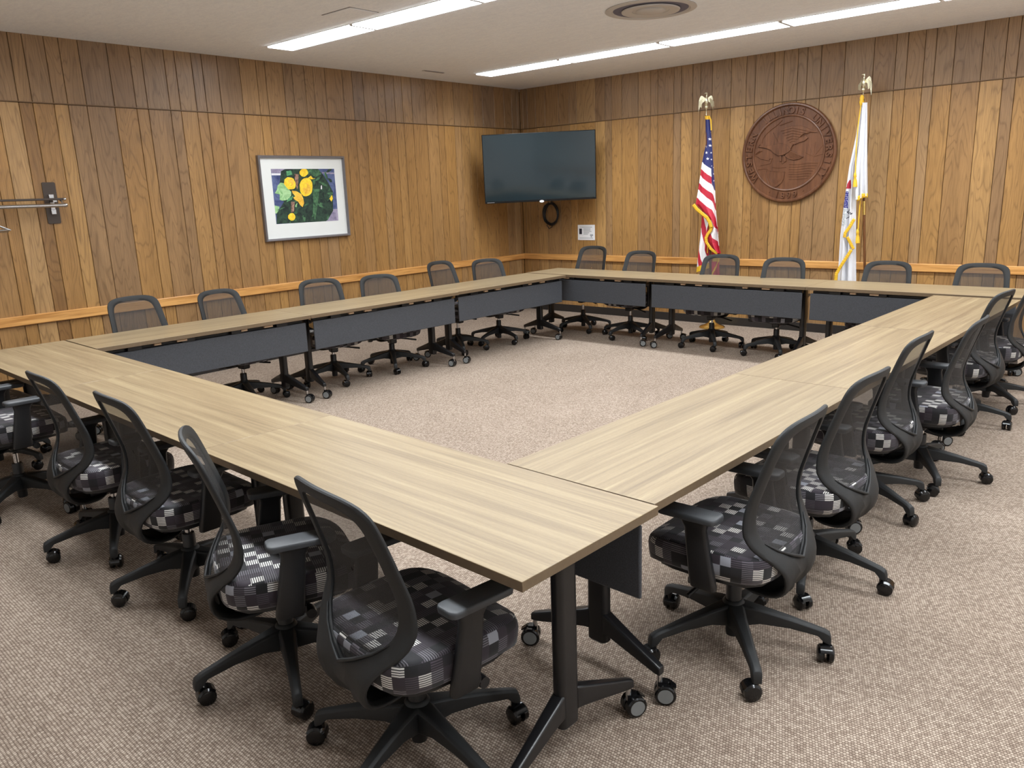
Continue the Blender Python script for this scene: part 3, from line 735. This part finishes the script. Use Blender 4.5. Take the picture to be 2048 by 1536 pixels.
body = [sp(*p) for p in ((330, 665), (420, 670), (520, 665), (600, 640), (700, 680), (750, 750), (700, 790), (640, 815), (580, 820), (520, 780), (470, 730), (400, 700), (330, 685), (285, 675))]
tail = [sp(*p) for p in ((700, 750), (780, 770), (860, 815), (920, 850), (870, 880), (790, 890), (720, 870), (670, 830))]
legs = [[sp(*p) for p in ((590, 815), (615, 820), (625, 900), (600, 900))], [sp(*p) for p in ((650, 820), (680, 840), (690, 900), (660, 915))]]
shield = [sp(*p) for p in ((440, 1020), (560, 1040), (680, 1050), (670, 1130), (640, 1200), (580, 1250), (520, 1270), (480, 1210), (450, 1130))]
hills = [sp(*p) for p in ((215, 965), (330, 955), (480, 915), (600, 905), (760, 905), (880, 915), (1150, 920), (1150, 930), (1105, 1060), (1010, 1180), (860, 1275), (700, 1310), (560, 1290), (420, 1220), (300, 1110), (240, 1010))]
carve('hills_relief', [hills], -.018, -.0235, e)
carve('eagle_relief', [wingA, wingB, tail] + legs, -.018, -.034, e)
carve('eagle_relief', [body], -.018, -.041, e)
carve('shield_relief', [shield], -.018, -.033, e)
b = MB()
def carved_line(pts, r_, y=-.025): b.tube([(q[0], y, q[1]) for q in (sp(*p) for p in pts)], r_, 6)
for k in range(9): carved_line([(470 + k * 24, 1050), (475 + k * 23, 1130), (500 + k * 13, 1225 - abs(k - 4) * 12)], .0028, -.0315)
carved_line([(440, 1020), (560, 1040), (680, 1050)], .004, -.031)
for (x1, y1) in ((975, 690), (1070, 665), (1175, 700), (1130, 770), (1010, 760), (1165, 830), (940, 800)): carved_line([(1055, 860), (x1, y1)], .003, -.021)
for k in range(7): carved_line([(730, 950 + k * 34), (860, 955 + k * 34), (980, 945 + k * 34), (1120 - k * 22, 950 + k * 34)], .003, -.024)
for k in range(5): carved_line([(700 + k * 8, 760 + k * 22), (800, 800 + k * 16), (905 - k * 20, 850 + k * 8)], .0035, -.0345)
for k in range(6): carved_line([(600 + k * 26, 480 + k * 34), (760, 450 + k * 36), (1010 - k * 42, 520 + k * 22)], .0032, -.0345)
for pts in (((245, 780), (300, 740), (345, 735), (250, 790)), ((240, 790), (330, 850), (450, 880)), ((450, 860), (490, 850), (470, 920), (330, 945)), ((340, 630), (350, 560), (410, 490), (460, 450), (560, 380), (610, 330)), ((580, 400), (680, 370), (750, 352)),
            ((490, 490), (530, 570), (570, 620)), ((285, 675), (310, 640), (330, 665)), ((300, 1000), (380, 990), (440, 1010)), ((600, 900), (640, 935), (680, 905)), ((420, 1020), (410, 1100), (450, 1200)), ((500, 980), (600, 990), (690, 985))):
    carved_line(pts, .0048, -.022)
b.build('carved_lines', M['carved'], e, smooth=60)

# ------------------------------------------------------------------ framed picture
PY0, PY1, PZ0, PZ1 = -4.273, -3.169, 1.263, 2.145
e = empty('framed_picture', (0, (PY0 + PY1) / 2, (PZ0 + PZ1) / 2)); tag(e, 'framed painting of yellow flowers with a wide white mat', 'picture')
w, h = PY1 - PY0, PZ1 - PZ0
b = MB(); fw = .026
ringp = []
for (y_, z_) in ((0, 0), (1, 0), (1, 1), (0, 1)):
    sy, sz = (1 if y_ else -1), (1 if z_ else -1)
    ringp.append([(x, sy * (w / 2 - k), sz * (h / 2 - k)) for k, x in ((0, .003), (0, .040), (.006, .046), (fw - .006, .044), (fw, .034), (fw, .003))])
ringp.append(ringp[0]); b.grid(ringp, 0, True); b.build('frame', M['frame'], e, smooth=30)
b = MB(); b.box((.012, 0, 0), (.012, w - 2 * fw + .01, h - 2 * fw + .01)); b.build('mat_board', M['mat'], e)
oy0, oy1, oz0, oz1 = -4.121 + 3.721, -3.308 + 3.721, 1.440 - 1.704, 2.009 - 1.704
def pic(x, y):
    v = (y - 350) / 787.0; xl = 358 + (435 - 358) * v; xr = 1290 + (1355 - 1290) * v
    u = (x - xl) / (xr - xl); yt = 345 + 10 * u; yb = 1160 - 45 * u; v = (y - yt) / (yb - yt)
    return (min(1, max(0, u)), min(1, max(0, v)))
def leafm(name, c1, c2, sc_=14):
    t = NT(name); co = t.n('TexCoord'); nz = t.n('TexNoise', i_Scale=float(sc_), i_Detail=4.0, i_Roughness=.6, i_Distortion=1.2); t.l(co.outputs['Object'], nz.inputs['Vector'])
    t.set(Base_Color=t.ramp(nz.outputs[0], [(.35, c1), (.62, c2)]), Roughness=.7); return t.m
PM = [leafm('painted blue shade', srgb(44, 56, 104), srgb(96, 108, 150), 7), leafm('painted dark leaves', srgb(16, 30, 30), srgb(46, 74, 56), 16), leafm('painted pale leaf', srgb(120, 176, 112), srgb(176, 214, 160), 14),
      leafm('painted yellow petal', srgb(240, 190, 30), srgb(255, 226, 66), 22), leafm('painted mauve wall', srgb(120, 112, 140), srgb(172, 162, 186), 8), leafm('painted mid leaf', srgb(36, 70, 50), srgb(84, 128, 88), 18),
      leafm('painted stem', srgb(86, 60, 56), srgb(180, 140, 120), 20), plain('painted white rail', srgb(228, 226, 232), .7), leafm('painted amber petal', srgb(226, 168, 50), srgb(250, 204, 80), 20), leafm('painted bright leaf', srgb(40, 110, 74), srgb(110, 176, 122), 20)]
b = MB(); lay = [0]
def patch(pts, mi):
    lay[0] += 1; x = .0186 + lay[0] * .00006
    q = [pic(*p) for p in pts]
    b.add([(x, oy0 + (oy1 - oy0) * u, oz1 - (oz1 - oz0) * v) for u, v in q], [tuple(range(len(q)))], mi)
def blob(cx, cy, rx, ry, mi, n=18, jag=.12, seed=1, rot=0):
    rd = random.Random(seed); pts = []
    for k in range(n):
        a = 2 * PI * k / n; j = 1 + jag * (rd.random() - .5) * 2
        x, y = rx * j * math.cos(a), ry * j * math.sin(a); pts.append((cx + x * math.cos(rot) - y * math.sin(rot), cy + x * math.sin(rot) + y * math.cos(rot)))
    patch(pts, mi)
b.add([(.0185, oy0, oz0), (.0185, oy1, oz0), (.0185, oy1, oz1), (.0185, oy0, oz1)], [(0, 1, 2, 3)], 0)
patch([(358, 345), (760, 345), (760, 405), (366, 405)], 4); patch([(366, 408), (560, 410), (560, 440), (370, 438)], 7)
patch([(1100, 400), (1294, 410), (1297, 430), (1100, 420)], 4)
patch([(1080, 960), (1340, 940), (1357, 1118), (1080, 1130)], 4); patch([(405, 880), (480, 900), (450, 1000), (415, 1000)], 2)
patch([(560, 350), (1040, 350), (1120, 440), (1200, 560), (1270, 690), (1270, 970), (1200, 1080), (1160, 1125), (440, 1155), (440, 1000), (540, 830), (480, 560), (500, 380)], 1)
rd = random.Random(5)
for k in range(52):
    cx, cy = rd.uniform(480, 1240), rd.uniform(370, 1120)
    if cx < 560 and cy < 700: continue
    blob(cx, cy, rd.uniform(22, 70), rd.uniform(8, 22), rd.choice([1, 1, 5, 5, 1, 9 if rd.random() < .35 else 5]), 10, .2, k, rd.uniform(-1.6, 1.6))
patch([(500, 375), (560, 400), (600, 430), (540, 455), (510, 430)], 1); patch([(920, 360), (1060, 370), (1090, 430), (1000, 470), (930, 430)], 5); patch([(570, 380), (640, 370), (660, 430), (580, 450)], 9)
patch([(450, 590), (490, 545), (560, 560), (600, 640), (640, 680), (640, 740), (590, 800), (520, 812), (480, 800), (480, 720), (410, 700), (440, 650)], 2)
patch([(600, 780), (670, 740), (650, 800), (570, 835)], 9); patch([(640, 830), (690, 830), (680, 980), (640, 990)], 6); patch([(690, 420), (750, 430), (740, 600), (730, 650), (700, 560)], 6)
patch([(960, 640), (1060, 650), (1040, 800), (990, 1120), (960, 1000)], 5); patch([(700, 880), (730, 840), (720, 910), (695, 905)], 2)
blob(825, 405, 62, 58, 3, seed=2, jag=.06); blob(625, 560, 78, 98, 3, seed=3, jag=.08, rot=-.5); blob(860, 615, 98, 140, 3, seed=4, jag=.07, rot=-.1); blob(870, 640, 60, 80, 8, seed=9, jag=.2); blob(640, 545, 40, 50, 8, seed=10, jag=.2)
patch([(650, 665), (720, 675), (790, 720), (815, 780), (828, 850), (805, 912), (770, 880), (740, 830), (690, 800), (670, 765), (700, 750), (660, 700)], 8)
blob(648, 1052, 52, 56, 3, seed=5, jag=.06); patch([(1210, 790), (1250, 735), (1265, 790), (1240, 835)], 3); patch([(890, 480), (930, 450), (960, 490), (1000, 490), (940, 505)], 3); patch([(1080, 600), (1095, 590), (1098, 650), (1078, 650)], 7)
blob(625, 565, 18, 24, 3, seed=11); blob(850, 600, 24, 30, 3, seed=12)
b.build('print', PM, e, fix=False)

# ------------------------------------------------------------------ coat rack and hanger
e = empty('coat_rack', (0, -6.29, 1.73)); tag(e, 'wall coat rack with a dark rail and a chrome rail on a bronze bracket', 'coat rack')
b = MB(); b.prism(rounded_rect(.105, .345, .012), lambda a, c, d: (d, a, c), .002, .010); b.build('wall_plate', M['bronze'], e)
b = MB(); b.prism(rounded_rect(.105, .345, .012), lambda a, c, d: (d, a - 1.6, c), .002, .010); b.build('wall_plate', M['bronze'], e)
b = MB(); b.box((.05, 0, .02), (.09, .035, .03)); b.box((.018, 0, .055), (.03, .04, .035)); b.box((.018, 0, -.075), (.03, .04, .04)); b.box((.02, 0, -.01), (.02, .035, .10)); b.tube([(.09, .04, .03), (.16, .035, .0), (.20, .03, -.03)], .008, 8)
b.box((.05, -1.6, .02), (.09, .035, .03)); b.build('bracket', M['chrome'], e, bevel=.004)
b = MB(); b.box((.10, -.75, .03), (.05, 1.62, .018)); b.tube([(.10, .035, .026), (.10, .085, .03)], .013, 10, 1); b.build('hat_rail', [M['bronze'], M['chrome']], e, bevel=.003)
b = MB(); b.tube([(.20, -1.65, -.022), (.20, .03, -.022)], .0165, 14); b.lathe([(0, .0), (.018, .002), (.019, .014), (.012, .026), (0, .028)], 14, (.20, .028, -.022), 0, 'Y'); b.build('hanging_rail', M['chrome'], e, smooth=40)
e = empty('coat_hanger', (.20, -6.95, 1.70)); tag(e, 'chrome wire coat hanger hanging from the rack rail', 'coat hanger')
b = MB()
for k in range(3):
    dx = .012 * k; b.tube([(dx, -.20, -.185), (dx, .235, -.185 + .006 * k), (dx, .245, -.175), (dx, .02, -.06), (dx, 0, -.03), (dx, -.02, -.06), (dx, -.215, -.175)], .0075, 8, closed=True)
b.tube([(.01, 0, -.03), (.01, 0, .0), (.01, .012, .016), (.01, -.004, .026), (.01, -.018, .012)], .003, 6)
b.build('hanger_wire', M['chrome'], e, smooth=60)

# ------------------------------------------------------------------ flags
def lerp(a, b_, t): return a + (b_ - a) * t
def poly_at(pl, v):
    """polyline of (v, x, y) -> (x, y) at v"""
    return interp(pl, v)
STAR = [(math.cos(PI / 2 + k * PI / 5) * (1 if k % 2 == 0 else .42), math.sin(PI / 2 + k * PI / 5) * (1 if k % 2 == 0 else .42)) for k in range(10)]
def in_star(dx, dy, r_):
    a = math.atan2(dx, -dy); rr = math.hypot(dx, dy) / r_
    k = (a / (2 * PI / 5)) % 1; k = abs(k - .5) * 2     # 1 at tips
    return rr < (.40 + .60 * max(0, k) ** 2.2)
def cloth(name, y0, left, right, colour, mats, parent, nu=60, nv=220, amp=.02, folds=3, phase=0, layer=0, solid=.0022):
    """left/right: polylines (v, px, py) on the plane y0; cloth hangs in pleats whose depth is real"""
    b = MB(); rows = []
    for j in range(nv + 1):
        v = j / nv; lx, ly = poly_at(left, v); rx, ry = poly_at(right, v); row = []
        for i in range(nu + 1):
            u = i / nu; p = at(lerp(lx, rx, u), lerp(ly, ry, u), y0)
            d = amp * (.25 + .75 * v) * (math.sin(2 * PI * folds * u + phase + .6 * math.sin(3 * v)) + .4 * math.sin(2 * PI * (folds * 1.7) * u + 2 * v + phase)) - layer + .010 * math.sin(5 * v + 2 * u)
            p = CAM + (p - CAM) * ((y0 + d - CAM.y) / (y0 - CAM.y)) if False else Vector((p.x, y0 + d, p.z))
            row.append(p)
        rows.append(row)
    b.grid(rows, 0)
    k = 0
    for j in range(nv):
        for i in range(nu):
            v = (j + .5) / nv; u = (i + .5) / nu
            lx, ly = poly_at(left, v); rx, ry = poly_at(right, v)
            b.mi[k] = colour(u, v, lerp(lx, rx, u), lerp(ly, ry, u)); k += 1
    return b.build(name, mats, parent, smooth=80, solid=solid, fix=False)
def fringe(parent, y0, pts, wpx, up, layer=.0, amp=.004):
    b = MB(); rows = []
    P = []
    for (x0, ya), (x1, yb) in zip(pts[:-1], pts[1:]):
        for k in range(12): P.append((lerp(x0, x1, k / 12), lerp(ya, yb, k / 12)))
    P.append(pts[-1])
    for i, (x, y) in enumerate(P):
        a = P[max(0, i - 1)]; c = P[min(len(P) - 1, i + 1)]; tx, ty = c[0] - a[0], c[1] - a[1]; l = math.hypot(tx, ty) or 1
        nx, ny = -ty / l * up, tx / l * up
        row = []
        for k in range(5):
            s_ = k / 4; p = at(x + nx * wpx * s_, y + ny * wpx * s_, y0); row.append(Vector((p.x, y0 - layer + amp * math.sin(i * 2.1) * s_, p.z)))
        rows.append(row)
    b.grid(rows); return b.build('gold_fringe', M['gold'], parent, smooth=80, solid=.006, fix=False)
fm = [plain('flag red', srgb(184, 34, 56), .55), plain('flag white', srgb(236, 232, 232), .55), plain('flag blue', srgb(38, 44, 100), .55), plain('flag gold', srgb(226, 178, 40), .6)]
def finial(parent, x, y, z, rz, s=1.0):
    """brass eagle standing on a ball, wings lifted"""
    g = MB()
    g.lathe([(0, 0), (.012, 0), (.006, .02), (.005, .09), (.010, .10), (.020, .112), (.024, .124), (.020, .136), (.010, .146), (0, .15)], 16)
    g.lathe([(0, .145), (.012, .15), (.020, .175), (.023, .205), (.017, .235), (.010, .255), (.008, .275), (.012, .288), (.010, .302), (0, .307)], 14)
    g.tube([(0, -.006, .296), (-.018, -.014, .299), (-.034, -.016, .288)], [.010, .007, .002], 8)
    for s_ in (-1, 1):
        rows = []
        for k in range(9):
            t_ = k / 8; X = s_ * (.012 + .085 * math.sin(t_ * PI / 2)); ztop = .235 + .045 * math.sin(t_ * PI * .8) - .12 * max(0, t_ - .35) ** 1.4 * 1.6
            zb = .205 - .02 * t_ - .145 * t_ ** 1.6; zb = min(zb, ztop - .004)
            rows.append([(X, .012 + .02 * t_, lerp(ztop, zb, m_ / 4)) for m_ in range(5)])
        a_ = g.grid(rows); rows2 = [[(p[0] * .98, p[1] + .007, p[2]) for p in r_] for r_ in rows]; g.grid([r_[::-1] for r_ in rows2])
        for m_ in range(4): g.tube([(s_ * (.05 + .014 * m_), .010, .235 - .012 * m_), (s_ * (.065 + .012 * m_), .012, .12 + .004 * m_)], [.006, .003], 6)
    g.box((0, .02, .165), (.03, .02, .05), 0, Matrix.Rotation(R(25), 3, 'X'))
    o = g.build('eagle_finial', plain('pale gilt metal', srgb(234, 228, 200), .25, .8), parent, smooth=50); o.location = (x, y, z); o.rotation_euler = (0, 0, rz); o.scale = (s, s, s)
def flag_pole(parent, xt, x, y, ztop):
    f_ = lambda z: x + (xt - x) * z / ztop
    b = MB(); b.tube([(x, y, .03), (xt, y, ztop)], .0135, 14); b.tube([(f_(1.32), y, 1.32), (f_(1.46), y, 1.46)], .016, 14, 1); b.build('pole', [M['pole'], M['brass']], parent, smooth=60)
    b = MB(); b.lathe([(0, 0), (.150, 0), (.152, .012), (.140, .022), (.085, .040), (.045, .062), (.030, .095), (.022, .105), (.022, .12), (0, .12)], 36, (x, y, 0)); b.build('pole_base', M['brass'], parent, smooth=50)
# --- striped flag; drawing units: crop pixels / 3.84 + (1350,170)
def f1(x, y): return (1350 + x / 3.84, 170 + y / 3.84)
Y1 = -.262
us = empty('striped_flag', (at(1415, 300, Y1).x, Y1, 0)); tag(us, 'red, white and blue striped flag with stars and gold fringe on a floor pole', 'flag')
def top_parent(o, root): o.parent = root; o.matrix_parent_inverse = Matrix.Translation(-Vector(root.location))
px1 = at(1412.5, 236, Y1).x
grp_before = set(bpy.data.objects)
def fa(x, y): return (1380 + x / 5.443, 225 + y / 5.443)
def fb(x, y): return (1380 + x / 5.443, 385 + y / 5.443)
def up_(pts): return [(x, y if k == 'a' else y + 870.9) for x, y, k in pts]
BL = [up_(p) for p in (
    [(105, 528, 'a'), (130, 545, 'a'), (225, 612, 'a'), (232, 782, 'a'), (285, 850, 'a')],
    [(100, 610, 'a'), (150, 640, 'a'), (229, 702, 'a'), (233, 784, 'a'), (286, 851, 'a')],
    [(95, 680, 'a'), (150, 722, 'a'), (231, 783, 'a'), (233, 786, 'a'), (286, 852, 'a')],
    [(80, 762, 'a'), (150, 815, 'a'), (235, 880, 'a'), (275, 940, 'a'), (292, 118, 'b')],
    [(74, 832, 'a'), (150, 890, 'a'), (235, 97, 'b'), (270, 150, 'b'), (294, 195, 'b')],
    [(60, 52, 'b'), (130, 100, 'b'), (235, 190, 'b'), (280, 290, 'b'), (312, 384, 'b')],
    [(40, 400, 'b'), (232, 402, 'b'), (248, 330, 'b'), (290, 400, 'b'), (320, 468, 'b')],
    [(180, 430, 'b'), (228, 455, 'b'), (270, 510, 'b'), (328, 588, 'b')])]
BL[6] = up_([(40, 400, 'b'), (200, 402, 'b'), (236, 296, 'b'), (250, 322, 'b'), (290, 400, 'b'), (320, 468, 'b')])
STARS = [(222, 215, 9), (212, 290, 17), (172, 370, 17), (215, 360, 17), (178, 437, 17), (224, 438, 11), (192, 503, 17), (228, 512, 10), (230, 582, 8), (264, 600, 7), (266, 668, 10), (268, 742, 12)]
def us_col(u, v, x, y):
    cx, cy = (x - 1380) * 5.443, (y - 225) * 5.443
    if cy < 76: return 3
    k = sum(1 for b_ in BL if cy > interp(b_, cx)[0])
    if k == 0:
        for sx_, sy, r_ in STARS:
            if in_star(cx - sx_, cy - sy, r_): return 1
        return 2
    return 1 if k % 2 == 1 else 0
def edge(pts):
    """matching border polylines; v runs with the mean length of both borders"""
    l = [(fa if k == 'a' else fb)(x, y) for x, y, k in pts]; return l
LM = edge([(160, 38, 'a'), (168, 80, 'a'), (165, 340, 'a'), (120, 545, 'a'), (95, 720, 'a'), (75, 860, 'a'), (52, 125, 'b'), (130, 205, 'b'), (200, 262, 'b'), (248, 372, 'b'), (236, 420, 'b'), (190, 490, 'b'), (194, 532, 'b'), (240, 605, 'b'), (308, 655, 'b')])
RM = edge([(208, 36, 'a'), (212, 80, 'a'), (244, 340, 'a'), (260, 540, 'a'), (274, 700, 'a'), (287, 860, 'a'), (293, 150, 'b'), (299, 250, 'b'), (304, 320, 'b'), (309, 390, 'b'), (314, 450, 'b'), (320, 520, 'b'), (322, 560, 'b'), (324, 610, 'b'), (327, 664, 'b')])
acc = [0]
for k in range(1, len(LM)): acc.append(acc[-1] + .5 * (math.dist(LM[k], LM[k - 1]) + math.dist(RM[k], RM[k - 1])))
Lm = [(a / acc[-1], *p) for a, p in zip(acc, LM)]; Rm = [(a / acc[-1], *p) for a, p in zip(acc, RM)]
cloth('flag_cloth', Y1 - .03, Lm, Rm, us_col, fm, us, 100, 400, .026, 1.5, .4)
def tail_col(u, v, x, y):
    cx, cy = (x - 1380) * 5.443, (y - 385) * 5.443
    if cy > 812 - (cx - 75) * .4: return 3
    if cy > 700 + (cx - 80) * 5: return 1
    if cy > 590 + (cx - 95) * 4.3: return 0
    if cy > 400 + (cx - 118) * 4.2: return 1
    if cx < 145 or cy > 265 + (cx - 145) * 5.2: return 0
    return 1 if cx < 205 - (cy - 335) * .28 else 0
Lt = [(v, *fb(x, y)) for v, x, y in ((0, 128, 190), (.35, 110, 430), (.7, 88, 640), (1, 68, 872))]
Rt_ = [(v, *fb(x, y)) for v, x, y in ((0, 235, 240), (.35, 215, 430), (.7, 206, 640), (1, 214, 820))]
cloth('flag_cloth', Y1 + .035, Lt, Rt_, tail_col, fm, us, 60, 200, .016, 2.0, 1.0)
def low_col(u, v, x, y):
    cx, cy = (x - 1380) * 5.443, (y - 385) * 5.443
    if 705 < cy < 752 and cx > 246: return 3
    if abs(cx - (325 - (cy - 720) * .47)) < 8 and cy > 715: return 3
    return 0
cloth('flag_cloth', Y1 + .02, [(0, *fb(236, 560)), (1, *fb(214, 930))], [(0, *fb(322, 640)), (1, *fb(326, 930))], low_col, fm, us, 40, 120, .012, 1.5, 2.0)
fringe(us, Y1 - .050, [fb(50, 120), fb(90, 172), fb(130, 206), fb(200, 264), fb(232, 320), fb(248, 376)], 6.5, 1)
fringe(us, Y1 - .045, [fb(248, 376), fb(236, 420), fb(205, 462), fb(188, 500), fb(192, 535), fb(240, 606), fb(308, 656)], 5.5, 1)
b = MB(); b.tube([(at(*f1(262, 240), Y1 - .04).x, Y1 - .04, at(*f1(262, 240), Y1).z), (at(*f1(276, 270), Y1 - .04).x, Y1 - .04, at(*f1(276, 270), Y1).z), (at(*f1(281, 330), Y1 - .04).x, Y1 - .045, at(*f1(281, 350), Y1).z)], .008, 8)
pz = at(*f1(252, 1290), Y1); b.tube([(pz.x, Y1 - .01, at(*f1(258, 1180), Y1).z), (pz.x, Y1 - .01, pz.z)], .006, 8); b.build('gold_cord', M['gold'], us, smooth=60)
flag_pole(us, px1, 3.15, Y1, 2.46)
finial(us, px1, Y1, 2.44, R(40), .88)
# --- white state flag ; drawing units: crop px / 6.4 + (1660,330)
Y2 = -.28
def f2(x, y): return (1660 + x / 6.4, 330 + y / 6.4)
ws = empty('white_flag', (at(1727, 300, Y2).x, Y2, 0)); tag(ws, 'white flag with gold fringe and tassels on a floor pole', 'flag')
px2 = at(1725.5, 200, Y2 + .02).x; pb2 = at(1728.8, 520, Y2 + .02); pb2 = px2 + (pb2.x - px2) * 2.46 / (2.46 - pb2.z)
sm_ = [plain('flag satin white', srgb(226, 226, 230), .42), plain('emblem red', srgb(176, 40, 58), .6), plain('emblem blue', srgb(44, 44, 128), .6), plain('emblem grey', srgb(186, 192, 196), .6), plain('emblem black', srgb(30, 34, 52), .6)]
def ws_col(u, v, x, y):
    cx, cy = (x - 1660) * 6.4, (y - 330) * 6.4
    if 195 < cx < 264 and 190 < cy < 302 and cx > 264 - (cy - 180) * .62: return 1
    if 300 < cy < 330 and 195 < cx < 245: return 3 if cy < 306 else 0
    if 338 < cy < 550 and 160 < cx < 244 - (cy - 338) * .06:
        gx = (cx - 160 + (cy // 25 % 2) * 14) % 28 - 14; gy = (cy - 338) % 25 - 12
        return 0 if gx * gx + gy * gy < 34 else 2
    if 555 < cy < 780 and 140 < cx < 228 - (cy - 555) * .1:
        return 3 if noise.noise(Vector((cx * .05, cy * .05, 0))) > -.12 else 0
    # two slanting serif strokes of the lettering
    for (ax, ay, bx_, by_, w_) in ((246, 572, 284, 625, 4.5), (238, 580, 256, 566, 4), (274, 632, 290, 616, 4), (222, 600, 258, 650, 4.5), (214, 606, 232, 594, 4), (212, 688, 262, 640, 3.4), (198, 640, 214, 690, 3.0)):
        dx, dy = bx_ - ax, by_ - ay; t = max(0, min(1, ((cx - ax) * dx + (cy - ay) * dy) / (dx * dx + dy * dy)))
        if math.hypot(cx - ax - t * dx, cy - ay - t * dy) < w_: return 4
    return 0
L2 = [(v, *f2(x, y)) for v, x, y in ((0, 395, -790), (.25, 325, -380), (.5, 235, 20), (.68, 168, 500), (.82, 125, 900), (1, 92, 1500))]
R2 = [(v, *f2(x, y)) for v, x, y in ((0, 440, -800), (.25, 410, -380), (.5, 340, 20), (.68, 330, 520), (.82, 322, 900), (1, 318, 1500))]
cloth('flag_cloth', Y2 - .01, L2, R2, ws_col, sm_, ws, 90, 460, .030, 2.3, .3)
L3 = [(v, *f2(x, y)) for v, x, y in ((0, 415, -800), (.3, 380, -400), (.6, 340, 0), (1, 326, 455))]
R3 = [(v, *f2(x, y)) for v, x, y in ((0, 475, -800), (.3, 480, -400), (.6, 482, 0), (1, 482, 395))]
cloth('flag_cloth', Y2 - .065, L3, R3, lambda u, v, x, y: 0, sm_, ws, 44, 160, .026, 2.6, 2.2)
fringe(ws, Y2 - .085, [f2(326, 415), f2(385, 385), f2(395, 365), f2(482, 362)], 8.5, 1)
fringe(ws, Y2 - .06, [f2(328, 700), f2(270, 800), f2(212, 880), f2(204, 930)], 6, 1)
fringe(ws, Y2 - .05, [f2(204, 930), f2(240, 1000), f2(285, 1085)], 6, -1)
fringe(ws, Y2 - .06, [f2(290, 1095), f2(230, 1190), f2(150, 1310), f2(100, 1400), f2(92, 1480)], 6, 1)
b = MB()
def W2(x, y, d=.09): p = at(*f2(x, y), Y2 - d); return (p.x, Y2 - d, p.z)
b.tube([W2(400, -790, .05), W2(360, -500, .07), W2(335, -200), W2(325, 100)], .006, 8); b.tube([W2(388, 455, .05), W2(372, 640, .05), W2(360, 830, .05)], .006, 8)
b.build('gold_cord', M['gold'], ws, smooth=60)
for (xx, ya, yb, d) in ((322, 95, 280, .09), (354, 820, 1000, .05)):
    a_, c_ = Vector(W2(xx, ya, d)), Vector(W2(xx, yb, d)); t_ = MB(); t_.tube([a_, a_.lerp(c_, .15), a_.lerp(c_, .3), a_.lerp(c_, .36), a_.lerp(c_, .6), c_], [.008, .014, .016, .010, .019, .022], 12); t_.build('tassel', M['gold'], ws, smooth=60)
t_ = MB(); q = at(1725, 200, Y2); t_.lathe([(0, -.05), (.018, -.05), (.024, -.02), (.018, .0), (.022, .02), (.012, .045), (0, .046)], 12, (q.x, Y2 - .02, q.z)); t_.build('cord_knot', M['gold'], ws, smooth=50)
flag_pole(ws, px2, pb2, Y2 + .02, 2.47)
finial(ws, px2, Y2 + .02, 2.455, R(-30), .82)
# meshes above were laid out in world coordinates under a moved empty: hang them at the right place
for root in (us, ws):
    for c in root.children:
        c.location = Vector(c.location) - Vector(root.location)

# ------------------------------------------------------------------ world + view
w_ = bpy.data.worlds.new('world'); sc.world = w_; w_.use_nodes = True
w_.node_tree.nodes['Background'].inputs[0].default_value = (.5, .5, .5, 1); w_.node_tree.nodes['Background'].inputs[1].default_value = .0
vs = sc.view_settings; vs.view_transform = 'Standard'; vs.look = 'None'; vs.gamma = 1; vs.use_curve_mapping = False; vs.exposure = .0
